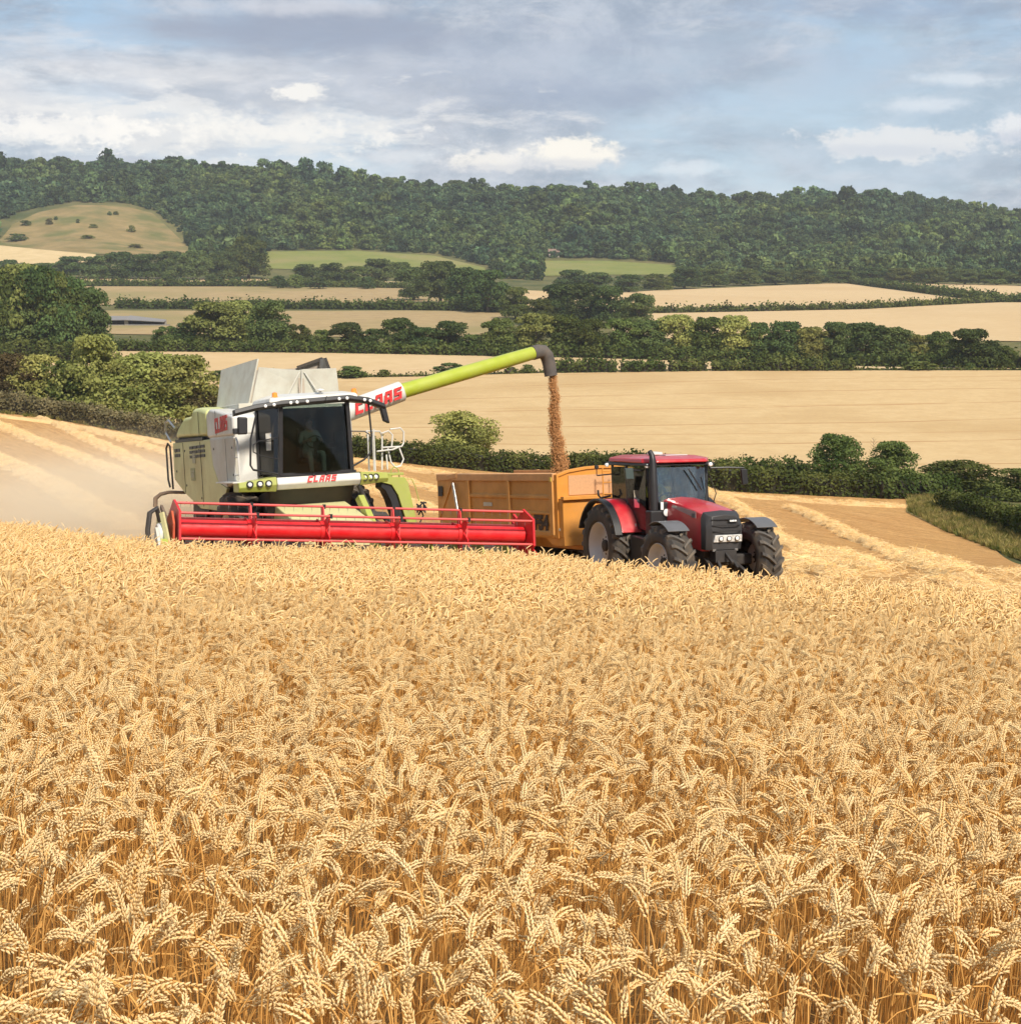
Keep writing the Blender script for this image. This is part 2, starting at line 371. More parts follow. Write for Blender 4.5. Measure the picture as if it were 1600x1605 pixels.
def scatter(name, pts, rz, sc, ix, coll, **props):
    """one object whose geometry nodes put the collection's meshes on points"""
    pts = np.asarray(pts, np.float32); n = len(pts)
    me = bpy.data.meshes.new(name); me.vertices.add(n); me.vertices.foreach_set('co', pts.ravel())
    a = me.attributes.new('rz', 'FLOAT', 'POINT'); a.data.foreach_set('value', np.asarray(rz, np.float32))
    a = me.attributes.new('sc', 'FLOAT_VECTOR', 'POINT'); a.data.foreach_set('vector', np.asarray(sc, np.float32).ravel())
    a = me.attributes.new('ix', 'INT', 'POINT'); a.data.foreach_set('value', np.asarray(ix, np.int32))
    o = link(name, me, None, **props)
    ng = bpy.data.node_groups.new(name, 'GeometryNodeTree'); N = ng.nodes.new; L = ng.links.new
    ng.interface.new_socket('Geometry', in_out='INPUT', socket_type='NodeSocketGeometry'); ng.interface.new_socket('Geometry', in_out='OUTPUT', socket_type='NodeSocketGeometry')
    gi = N('NodeGroupInput'); go = N('NodeGroupOutput'); ip = N('GeometryNodeInstanceOnPoints'); ci = N('GeometryNodeCollectionInfo')
    ci.inputs['Collection'].default_value = coll; ci.inputs['Separate Children'].default_value = True; ci.inputs['Reset Children'].default_value = True
    def na(nm, t):
        x = N('GeometryNodeInputNamedAttribute'); x.data_type = t; x.inputs['Name'].default_value = nm; return x.outputs['Attribute']
    cx = N('ShaderNodeCombineXYZ'); L(na('rz', 'FLOAT'), cx.inputs[2]); er = N('FunctionNodeEulerToRotation'); L(cx.outputs[0], er.inputs[0])
    L(gi.outputs[0], ip.inputs['Points']); L(ci.outputs[0], ip.inputs['Instance']); ip.inputs['Pick Instance'].default_value = True
    L(na('ix', 'INT'), ip.inputs['Instance Index']); L(er.outputs[0], ip.inputs['Rotation']); L(na('sc', 'FLOAT_VECTOR'), ip.inputs['Scale'])
    L(ip.outputs[0], go.inputs[0])
    o.modifiers.new('scatter', 'NODES').node_group = ng
    return o
def source(coll_name, meshes):
    c = bpy.data.collections.new(coll_name)
    for i, me in enumerate(meshes): c.objects.link(bpy.data.objects.new(f'{coll_name}_{i:02d}', me))
    return c
DUST_ON = True; HAZE_ON = 0.00008
# ------------------------------------------------------------------ terrain
EYE = 1.70
def plane_z(X, Y): return -(EYE + .164*Y + .04*X)
COLS = np.array([-700, -200, 0, 150, 290, 450, 640, 900, 1150, 1300, 1430, 1600, 1800, 2300.])
UC = (COLS-800)/FPX
def row(D, spec):
    """spec: {px: py} heights seen at depth D, interpolated over the columns"""
    k = sorted(spec); z = [at(p, spec[p], D)[2] for p in k]
    return D, np.interp(COLS, k, z)
ROWS = []
for D in (30, 45, 60): ROWS.append((D, plane_z(UC*D, D)))
ROWS += [
    (100, np.interp(COLS, [0, 290, 640, 900, 1150, 1430, 1600], [-14.2, -15.0, -16.6, -17.6, -18.4, -19.1, -19.3])),
    row(150, {0: 688, 290: 716, 640: 745, 900: 758, 1150: 771, 1430: 779, 1600: 786}),
    row(178, {0: 662, 290: 698, 640: 722, 900: 740, 1150: 750, 1430: 755, 1600: 757}),
    row(212, {0: 647, 290: 680, 640: 698, 900: 706, 1150: 712, 1600: 714}),
    row(260, {0: 640, 290: 650, 640: 655, 900: 655, 1150: 655, 1600: 655}),
    row(360, {0: 594, 450: 591, 640: 589, 900: 582, 1150: 579, 1600: 579}),
    row(415, {0: 546, 180: 548, 450: 551, 640: 553, 900: 558, 1150: 565, 1430: 572, 1600: 576}),
    row(560, {0: 525, 450: 527, 900: 525, 1150: 518, 1600: 524}),
    row(720, {0: 488, 450: 487, 900: 490, 1150: 487, 1600: 480}),
    row(820, {0: 474, 450: 474, 900: 472, 1150: 472, 1600: 468}),
    row(1050, {0: 432, 450: 443, 900: 447, 1150: 447, 1600: 446}),
    row(1200, {-200: 415, 0: 408, 150: 405, 290: 412, 450: 420, 640: 421, 900: 430, 1150: 432, 1600: 430}),
    row(1320, {-200: 388, 0: 382, 150: 374, 290: 392, 450: 396, 640: 396, 750: 408, 900: 409, 1150: 410, 1600: 412}),
    row(1450, {-200: 340, 0: 334, 150: 326, 290: 350, 450: 350, 640: 355, 900: 365, 1150: 372, 1600: 380}),
    row(1600, {-200: 302, 0: 302, 150: 303, 290: 303, 450: 310, 640: 328, 900: 336, 1150: 347, 1300: 342, 1430: 347, 1600: 360}),
    row(1760, {-200: 264, 0: 266, 150: 269, 290: 270, 380: 280, 450: 278, 540: 284, 640: 303, 900: 309, 1000: 311, 1120: 327, 1230: 317, 1330: 320, 1430: 324, 1530: 333, 1600: 346, 1800: 352}),
]
z0 = ROWS[-1][1]
ROWS += [(2000, z0-6), (2600, z0-60), (4200, z0*0-60)]
RD = np.array([r[0] for r in ROWS]); RZ = np.array([r[1] for r in ROWS])       # rows x cols
# dense table in (u, log D), monotone-cubic along D, smoothed along u
TU = np.linspace(UC[0], UC[-1], 401); TL = np.linspace(np.log(30), np.log(4200), 700)
def pchip(x, y, q):
    h = np.diff(x)[:, None]; d = np.diff(y, axis=0)/h; m = np.zeros_like(y)
    w1 = 2*h[1:]+h[:-1]; w2 = h[1:]+2*h[:-1]
    with np.errstate(all='ignore'): mm = (w1+w2)/(w1/d[:-1]+w2/d[1:])
    m[1:-1] = np.where(d[:-1]*d[1:] > 0, mm, 0); m[0] = d[0]; m[-1] = d[-1]
    i = np.clip(np.searchsorted(x, q)-1, 0, len(x)-2); t = ((q-x[i])/(x[i+1]-x[i]))[:, None]; hh = h[i]
    return (2*t**3-3*t**2+1)*y[i]+(t**3-2*t**2+t)*hh*m[i]+(-2*t**3+3*t**2)*y[i+1]+(t**3-t**2)*hh*m[i+1]
TZ = pchip(np.log(RD), np.stack([np.interp(TU, UC, r) for r in RZ]), TL)
ker = np.exp(-np.linspace(-2, 2, 17)**2); ker /= ker.sum()
TZ = np.stack([np.convolve(np.pad(r, 8, 'edge'), ker, 'valid') for r in TZ])
def ground(X, Y):
    X = np.asarray(X, float); Y = np.asarray(Y, float)
    Yc = np.clip(Y, 30, 4199); u = np.clip(X/Yc, TU[0], TU[-1]-1e-6)
    a = (u-TU[0])/(TU[1]-TU[0]); b = (np.log(Yc)-TL[0])/(TL[1]-TL[0])
    i = np.clip(a.astype(int), 0, len(TU)-2); j = np.clip(b.astype(int), 0, len(TL)-2); fa, fb = a-i, b-j
    far = (TZ[j, i]*(1-fa)+TZ[j, i+1]*fa)*(1-fb)+(TZ[j+1, i]*(1-fa)+TZ[j+1, i+1]*fa)*fb
    t = np.clip((Y-34)/20, 0, 1); t = t*t*(3-2*t)
    return plane_z(X, np.minimum(Y, 60))*(1-t)+far*t
YS = np.concatenate([np.linspace(20, 60, 200), np.exp(np.linspace(np.log(60.2), np.log(2400), 2600))])
def hit(px, py, y0=20):
    """where the sight line through a photograph pixel meets the ground"""
    r = ray(px, py); Y = YS[YS >= y0]; t = Y/r[1]; g = ground(r[0]*t, Y); d = r[2]*t-g
    k = np.argmax(d < 0)
    if d[k] >= 0: k = np.argmin(d)
    if k == 0: return np.array([r[0]*t[0], Y[0], g[0]])
    f = d[k-1]/(d[k-1]-d[k]+1e-9) if d[k] < 0 else 1
    yy = Y[k-1]+(Y[k]-Y[k-1])*f; X = r[0]*yy/r[1]
    return np.array([X, yy, float(ground(X, yy))])

M_earth = mat_ground('rough grass earth', (.10, .10, .035), (.17, .145, .06), .25, (.06, .075, .025), .02, bump=.4)
gy = np.concatenate([[-60, -30, -10], np.linspace(0, 60, 61), np.exp(np.linspace(np.log(61.5), np.log(4200), 230))])
gs = np.linspace(-1, 1, 181)
GX = np.concatenate([[gs*np.maximum(60, .78*y+10)] for y in gy]); GY = np.repeat(gy[:, None], len(gs), 1)
GV = np.stack([GX, GY, ground(GX, GY)-.03], -1).reshape(-1, 3)
n = len(gs); idx = np.arange(len(gy)*n).reshape(len(gy), n)
GF = np.stack([idx[:-1, :-1], idx[:-1, 1:], idx[1:, 1:], idx[1:, :-1]], -1).reshape(-1, 4)
link('ground', mesh_np('ground', GV, [GF], [M_earth], True), kind='structure')

def field(name, near, far, m_, off=.05, n=60, rows=24):
    nx = [p[0] for p in near]; fx = [p[0] for p in far]
    pn = np.linspace(nx[0], nx[-1], n); pf = np.linspace(fx[0], fx[-1], n)
    A = np.array([hit(p, np.interp(p, nx, [q[1] for q in near])) for p in pn]); B = np.array([hit(p, np.interp(p, fx, [q[1] for q in far])) for p in pf])
    t = np.linspace(0, 1, rows)[:, None, None]
    P = A[None]*(1-t)+B[None]*t; P[..., 2] = ground(P[..., 0], P[..., 1])+off
    idx = np.arange(rows*n).reshape(rows, n)
    return link(name, mesh_np(name, P.reshape(-1, 3), [np.stack([idx[:-1, :-1], idx[:-1, 1:], idx[1:, 1:], idx[1:, :-1]], -1).reshape(-1, 4)], [m_], True), kind='structure')

TRAVEL = rad(25)     # the machines drive along (sin, -cos) of this angle
STK = (TRAVEL, 14)   # long axis of streaks = local y turned by the heading
M_stub = mat_ground('stubble', (.42, .215, .072), (.56, .325, .128), 2.2, (.50, .285, .105), .05, streak=STK, bump=1.0, bscale=6, fine=(5.0, .38))
# the stubble field is a finer sheet with low furrows
sy = np.concatenate([np.linspace(19, 60, 110), np.exp(np.linspace(np.log(60.4), np.log(232), 170))]); ss = np.linspace(-1, 1, 240)
HEDGE_PX = [(-700, 585), (-200, 625), (0, 647), (100, 659), (200, 677), (290, 694), (400, 704), (560, 716), (640, 725), (760, 737), (900, 747), (1000, 757), (1150, 769), (1300, 776), (1430, 781), (1480, 800), (1560, 850), (1640, 905), (1800, 960), (2300, 1000)]
hx = [(p[0]-800)/FPX for p in HEDGE_PX]; hY = [hit(p[0], p[1], 60)[1] if p[0] < 1600 else {1640: 60, 1800: 48, 2300: 40}[p[0]] for p in HEDGE_PX]
def hedge_Y(u): return np.interp(u, hx, hY)
U = np.linspace(-.42, .40, 300); NR = 240
SY = np.array([np.exp(np.linspace(np.log(19), np.log(hedge_Y(u)+.5), NR)) for u in U]).T; SX = U[None]*SY
SZ = ground(SX, SY)+.01
rngl = np.random.default_rng(5)
P = np.stack([SX, SY, SZ], -1).reshape(-1, 3); idx = np.arange(NR*300).reshape(NR, 300)
link('stubble_field', mesh_np('stubble_field', P, [np.stack([idx[:-1, :-1], idx[:-1, 1:], idx[1:, 1:], idx[1:, :-1]], -1).reshape(-1, 4)], [M_stub], True), kind='structure')

WH1, WH2, WH3 = (.50, .345, .172), (.555, .40, .208), (.52, .37, .19)
M_f2 = mat_ground('far wheat', WH1, WH2, .35, (.47, .32, .155), .03, bump=.2, bscale=.8, fine=(1.2, .07), lines=[(rad(9), 26, .5, (.40, .24, .105)), (rad(6), 43, .35, (.44, .275, .125))])
M_f3 = mat_ground('distant wheat', (.50, .36, .195), (.545, .40, .225), .2, (.485, .34, .18), .01, bump=0, lines=[(rad(8), 40, .8, (.5, .35, .19))])
M_pale = mat_ground('dry pasture', (.31, .22, .112), (.38, .278, .143), .15, (.26, .212, .095), .012, bump=0)
M_down = mat_ground('chalk down grass', (.19, .145, .06), (.29, .21, .095), .06, (.12, .125, .042), .022, bump=0)
M_green = mat_ground('green pasture', (.155, .18, .045), (.21, .215, .065), .05, (.24, .215, .085), .012, bump=0)
M_gold = mat_ground('ripe strip', (.50, .37, .19), (.58, .44, .24), .1, bump=0)
M_verge = mat_ground('verge grass', (.30, .225, .09), (.17, .165, .05), .8, (.36, .25, .10), .2, bump=.5)
M_road = mat_ground('lane tarmac', (.16, .145, .12), (.22, .20, .165), .6, bump=.1)
field('wheat_field', [(-200, 618), (0, 640), (150, 661), (290, 687), (640, 718), (900, 740), (1150, 762), (1400, 771), (1750, 771)], [(-200, 594), (450, 591.5), (640, 589.5), (900, 582.5), (1150, 579.5), (1750, 579.5)], M_f2, .06, 80, 50)
field('wheat_strip_field', [(-200, 592), (450, 590), (640, 588), (900, 581), (1150, 578), (1750, 578.5)], [(-200, 546), (450, 551), (640, 553.5), (900, 558.5), (1150, 565), (1430, 572), (1750, 577.8)], M_f3, .08)
field('far_wheat_field', [(960, 531), (1300, 531), (1750, 538)], [(960, 492), (1150, 489), (1350, 485), (1480, 478), (1600, 473), (1750, 466)], M_f3, .25)
field('upper_wheat_field', [(900, 489), (1150, 486.5), (1350, 483), (1530, 474.5), (1560, 474)], [(900, 464), (1020, 456), (1170, 450), (1320, 443.5), (1430, 458), (1560, 473)], M_f3, .3)
field('corner_wheat_field', [(1370, 444.6), (1450, 456), (1600, 466), (1750, 470)], [(1370, 443.8), (1450, 443.8), (1600, 448), (1750, 452)], M_f3, .35)
field('pasture', [(-60, 477), (450, 480), (700, 480), (760, 484)], [(-60, 449), (450, 449.5), (640, 452), (760, 476)], M_pale, .3)
field('lower_pasture', [(-60, 520), (300, 526), (450, 528), (770, 530)], [(-60, 487), (450, 487.5), (640, 487), (800, 489)], M_pale, .22)
field('gold_strip_field', [(-60, 441), (300, 442.5), (640, 449.5)], [(-60, 434.5), (300, 436), (640, 442)], M_f3, .4)
field('distant_gold_field', [(-60, 412), (60, 414), (150, 411)], [(-60, 379), (60, 388), (150, 399)], M_gold, .4)
field('down_pasture', [(-10, 384), (60, 391), (150, 399), (230, 400), (300, 397)], [(20, 352), (60, 333), (120, 321.5), (190, 322), (240, 335), (300, 392)], M_down, .5)
field('green_field', [(405, 421), (560, 425), (760, 425)], [(405, 394.5), (560, 393.5), (680, 401), (760, 420)], M_green, .4)
field('green_meadow', [(850, 433), (950, 431), (1060, 431)], [(850, 409), (950, 409), (1060, 416)], M_green, .4)
field('small_gold_field', [(810, 482), (860, 484)], [(810, 455), (860, 457)], M_f3, .4, 12, 8)
field('lane', [(1480, 778), (1560, 782), (1680, 790)], [(1480, 763), (1560, 768), (1680, 772)], M_road, .05, 20, 8)
field('verge', [(1420, 803), (1480, 832), (1560, 862), (1660, 905)], [(1420, 772), (1480, 774), (1560, 790), (1660, 800)], M_verge, .06, 30, 20)
# ------------------------------------------------------------------ foliage
def unit(a): return a/np.maximum(np.linalg.norm(a, axis=-1, keepdims=True), 1e-9)
def leaf_quads(rng, C, Nn, size, spread=.75):
    """quads at C facing roughly Nn"""
    n = len(C); nn = unit(Nn+rng.normal(size=(n, 3))*spread); t = unit(np.cross(nn, rng.normal(size=(n, 3)))); b = np.cross(nn, t)
    s = size*(.6+.8*rng.random((n, 1))); w = s*(.55+.35*rng.random((n, 1)))
    V = np.stack([C-t*s-b*w*.25, C-t*s*.1-b*w, C+t*s+b*w*.2, C+t*s*.0+b*w], 1).reshape(-1, 3)
    return V, np.arange(n*4).reshape(n, 4)
def crown_mesh(name, seed, lobes, leaves, leaf, zlo=.12, top=.97, squash=1., m=None, shape='round', shell=.62):
    """crown 1 high and 1 wide standing on the origin"""
    rng = np.random.default_rng(seed); L = []
    while len(L) < lobes:
        z = zlo+(top-zlo)*rng.random(); f = (z-zlo)/(top-zlo)
        if shape == 'round': r = .5*sqrt(max(0, 1-((f-.33)/.70)**2))
        elif shape == 'bush': r = .5*sqrt(max(0, 1-f**2.2))
        else: r = .5*(1-f)**.6*(.55+.45*min(1, f*5))
        a = rng.random()*2*pi; q = r*sqrt(rng.random())*.95
        lr = (.125+.11*rng.random())*(1.25 if f < .6 else 1.0)*(26/lobes)**.25
        if q+lr > .53: q = .53-lr
        L.append((q*cos(a)*(1+.15*rng.normal()), q*sin(a)*(1+.15*rng.normal()), min(max(z, lr*.8), 1-lr*.9), lr, rng.random()))
    L = np.array(L); per = max(8, leaves//lobes); Cs, Ns, T = [], [], []
    for x, y, z, r, tn in L:
        d = unit(rng.normal(size=(per, 3))); d[:, 2] = np.where(d[:, 2] < -.35, -d[:, 2], d[:, 2])
        rr = r*(shell+(1-shell)*1.25*rng.random((per, 1)))
        c = np.array([x, y, z])+d*rr*np.array([1, 1, .82])
        Cs.append(c); Ns.append(d); T.append(np.clip(.08+.62*tn+.3*rng.random(per), 0, 1))
    C = np.concatenate(Cs); Nn = np.concatenate(Ns); T = np.concatenate(T)
    C[:, 2] = np.maximum(C[:, 2], .01)
    V, F = leaf_quads(rng, C, Nn, leaf)
    return mesh_np(name, V, [F], [m] if m else None, False, None, {'tint': np.repeat(T, 4)})
def trunk_mesh(name, seed, m, h=.55, r=.035):
    rng = random.Random(seed); b = MB()
    b.tube([(0, 0, -.03), (.01*rng.uniform(-1, 1), 0, h*.35), (.03*rng.uniform(-1, 1), .02, h*.7), (.02, .02, h)], [r*1.35, r, r*.75, r*.35], 7)
    for k in range(6):
        a = rng.random()*6.28; z = h*rng.uniform(.4, .9); l = rng.uniform(.18, .34)
        b.tube([(0, 0, z), (cos(a)*l*.5, sin(a)*l*.5, z+.1), (cos(a)*l, sin(a)*l, z+.22)], [r*.5, r*.35, r*.12], 5)
    me = bpy.data.meshes.new(name); me.from_pydata(b.v, [], b.f); me.materials.append(m); me.polygons.foreach_set('use_smooth', [True]*len(me.polygons)); return me
M_bark = mat('bark', (.10, .075, .05), .9, var=.3, scale=8, bump=.5)
FOL = {'dark': mat_foliage('foliage dark', (.038, .064, .024), (.135, .175, .058)),
       'mid': mat_foliage('foliage mid', (.052, .080, .023), (.165, .190, .055)),
       'light': mat_foliage('foliage light', (.105, .130, .035), (.32, .325, .10)),
       'olive': mat_foliage('foliage olive', (.12, .128, .034), (.37, .355, .11)),
       'brown': mat_foliage('foliage brown', (.070, .060, .028), (.18, .14, .062))}
M_hedge = mat_foliage('hedge leaves', (.044, .062, .018), (.165, .180, .052), .2, .12)
M_hedge_dry = mat_foliage('hedge leaves dusty', (.125, .115, .055), (.32, .28, .14), .2, .12)
M_far = mat_foliage('woodland leaves', (.022, .050, .030), (.100, .148, .070), .2, .55, (1.9, 1.5, .85))
CROWNS = [crown_mesh(f'crown{i}', 10+i, 52, 9400, .026, .02, .97, 1, FOL['mid'], 'round') for i in range(6)]
BUSHES = [crown_mesh(f'bush{i}', 40+i, 48, 11000, .021, .0, .96, 1, FOL['mid'], 'bush') for i in range(4)]
SMALLB = [crown_mesh(f'shrub{i}', 60+i, 18, 1300, .06, .0, .94, 1, FOL['mid'], 'bush') for i in range(4)]
TRUNKS = [trunk_mesh(f'trunk{i}', i, M_bark) for i in range(3)]
rt = random.Random(3)
def plant(name, px, py, hpx, wpx, tone, label, cat, group, kind='tree', Y=None, sink=.0):
    if Y is None: p = hit(px, py, 60)
    else:
        p = at(px, py, Y); p[2] = ground(p[0], p[1])
    k = p[1]/FPX; h, w = hpx*k, wpx*k*(1.25 if kind == 'bush' else 1.12)
    o = thing(name, label, cat, tuple(p-np.array([0, 0, sink])), group); o.rotation_euler.z = rt.uniform(0, 6.28); o.scale = (w, w*rt.uniform(.9, 1.1), h)
    me = rt.choice({'tree': CROWNS, 'bush': BUSHES, 'shrub': SMALLB}[kind])
    c = link('crown', me, o); c.material_slots[0].link = 'OBJECT'; c.material_slots[0].material = FOL[tone]
    link('trunk', rt.choice(TRUNKS), o)
    return o
TONE = {'dark': 'dark green', 'mid': 'green', 'light': 'light green', 'olive': 'yellow-green', 'brown': 'brownish green'}
def row_of(name, items, what, where, group, kind='tree', Y=None):
    items = sorted(items)
    for i, (px, py, h, w, t) in enumerate(items):
        o = 'leftmost' if i == 0 else ('rightmost' if i == len(items)-1 else ORD[i]+' from the left')
        plant(name, px, py, h, w, t, f'{TONE[t]} {what} {where}, {o}', what.split()[-1], group, kind, Y)
row_of('valley_tree', [(505, 549, 32, 36, 'mid'), (545, 551, 46, 52, 'dark'), (588, 551, 36, 40, 'dark'), (628, 552, 54, 54, 'dark'), (664, 553, 40, 46, 'dark'), (702, 553, 50, 58, 'dark'), (740, 554, 30, 40, 'mid'),
    (783, 556, 58, 56, 'mid'), (838, 557, 66, 62, 'light'), (882, 558, 64, 62, 'mid'), (926, 560, 60, 56, 'mid'), (972, 561, 62, 60, 'mid'), (1018, 562, 60, 58, 'dark'), (1060, 563, 70, 62, 'light'), (1106, 565, 68, 62, 'mid'), (1150, 566, 72, 66, 'light'),
    (1188, 567, 62, 54, 'dark'), (1230, 568, 64, 58, 'dark'), (1272, 570, 58, 50, 'olive'), (1308, 571, 66, 56, 'dark'), (1352, 572, 66, 70, 'dark'), (1398, 573, 60, 62, 'dark'), (1434, 574, 50, 46, 'olive'), (1470, 575, 56, 56, 'mid'), (1522, 577, 62, 78, 'dark'), (1566, 577, 36, 40, 'mid'), (1640, 578, 50, 60, 'dark')],
    'tree', 'in the tree belt beyond the strip field', 'trees of the valley belt')
row_of('copse_tree', [(262, 543, 32, 40, 'mid'), (292, 546, 40, 44, 'dark'), (338, 546, 72, 84, 'light'), (380, 541, 70, 62, 'light'), (424, 549, 78, 66, 'dark'), (466, 548, 40, 44, 'mid')], 'tree', 'beside the barn, above the grain tank', 'trees beside the barn')
row_of('field_tree', [(648, 471, 52, 46, 'dark'), (690, 476, 66, 62, 'dark'), (728, 482, 62, 60, 'dark'), (765, 490, 66, 62, 'dark'), (808, 500, 50, 46, 'mid'), (846, 509, 40, 44, 'mid'), (872, 507, 62, 56, 'dark'), (915, 507, 64, 60, 'dark'), (958, 509, 60, 58, 'dark'), (1000, 514, 54, 52, 'dark')],
    'tree', 'between the pastures and the far wheat', 'trees between the pastures and the far wheat')
row_of('hedgerow_tree', [(20, 433, 26, 40, 'dark'), (70, 436, 24, 44, 'dark'), (112, 436, 34, 44, 'dark'), (152, 437, 36, 44, 'dark'), (192, 437, 42, 48, 'dark'), (232, 438, 40, 44, 'dark'), (268, 438, 44, 48, 'dark'), (308, 439, 46, 48, 'dark'), (350, 438, 44, 48, 'dark'), (390, 437, 66, 54, 'mid')],
    'tree', 'in the row below the bare down', 'trees in the row below the bare down')
row_of('hedgerow_tree', [(480, 444, 30, 44, 'dark'), (520, 446, 34, 46, 'dark'), (556, 447, 30, 40, 'mid'), (592, 446, 40, 46, 'dark'), (628, 445, 34, 38, 'mid')], 'tree', 'below the bright green field', 'trees below the bright green field')
row_of('field_shrub', [(262, 449, 20, 16, 'dark'), (290, 448, 13, 18, 'dark'), (332, 449, 19, 20, 'dark'), (371, 447, 13, 14, 'dark'), (436, 452, 20, 24, 'dark'), (462, 452, 22, 26, 'mid'), (500, 453, 18, 26, 'dark'), (576, 453, 20, 26, 'dark')], 'shrub', 'along the upper pasture edge', 'shrubs on the upper pasture edge', 'shrub')
row_of('hedgerow_tree', [(895, 457, 34, 52, 'dark'), (938, 457, 30, 46, 'dark'), (985, 458, 28, 44, 'dark'), (1030, 455, 26, 40, 'mid'), (1072, 452, 34, 48, 'dark'), (1118, 449, 28, 44, 'mid'), (1165, 447, 26, 44, 'mid'), (1215, 446, 24, 42, 'dark'), (1265, 445, 24, 44, 'mid'), (1315, 444, 22, 44, 'mid'), (1362, 444, 26, 46, 'dark'), (1412, 444, 24, 44, 'mid'), (1462, 445, 26, 46, 'mid'), (1512, 446, 24, 44, 'dark'), (1562, 447, 26, 46, 'mid'), (1610, 448, 26, 46, 'mid')],
    'tree', 'at the foot of the hill', 'trees at the foot of the hill')
row_of('tall_tree', [(-40, 556, 130, 90, 'dark'), (14, 557, 132, 86, 'mid'), (66, 558, 138, 84, 'dark'), (112, 557, 122, 74, 'dark'), (146, 556, 106, 56, 'dark'), (-10, 552, 120, 80, 'mid'), (40, 550, 140, 80, 'light'), (88, 552, 128, 76, 'mid'), (130, 550, 100, 60, 'mid'), (30, 565, 80, 80, 'dark'), (90, 566, 86, 80, 'dark'), (140, 566, 70, 64, 'dark')], 'tree', 'in the tall wood at the left edge', 'tall trees at the left edge', 'tree', 400)
row_of('hedge_bush', [(-40, 640, 84, 90, 'brown'), (18, 640, 94, 96, 'brown'), (66, 650, 96, 84, 'olive'), (104, 650, 92, 80, 'mid'), (148, 652, 136, 96, 'light'), (196, 660, 96, 92, 'olive'), (238, 668, 116, 112, 'olive'), (288, 674, 116, 104, 'light'), (322, 680, 70, 60, 'brown')], 'bush', 'behind the left stubble hedge', 'bushes behind the left stubble hedge', 'bush', 225)
plant('hedge_bush', 721, 706, 80, 104, 'olive', 'rounded green bush standing above the hedge, left of the grain stream', 'bush', None, 'bush', 186)
plant('hedge_bush', 1311, 735, 84, 72, 'mid', 'round dark bush above the right hedge, left one of the pair', 'bush', None, 'bush', 168)
plant('hedge_bush', 1392, 745, 76, 80, 'mid', 'dark bush above the right hedge, right one of the pair', 'bush', None, 'bush', 166)
plant('hedge_bush', 1505, 770, 54, 110, 'mid', 'broad dark bush beside the lane at the right', 'bush', None, 'bush', 160)
plant('hedge_bush', 1596, 782, 50, 90, 'mid', 'dark bush cut by the right edge beside the lane', 'bush', None, 'bush', 152)
row_of('field_bush', [(343, 593, 13, 40, 'dark'), (549, 592, 18, 52, 'mid'), (601, 591, 12, 19, 'mid'), (705, 588, 19, 46, 'dark'), (800, 585, 10, 22, 'mid'), (826, 585, 14, 20, 'mid'), (1440, 580, 14, 46, 'mid'), (1521, 580, 11, 17, 'mid')], 'bush', 'on the line between the two wheat fields', 'bushes between the wheat fields', 'shrub')

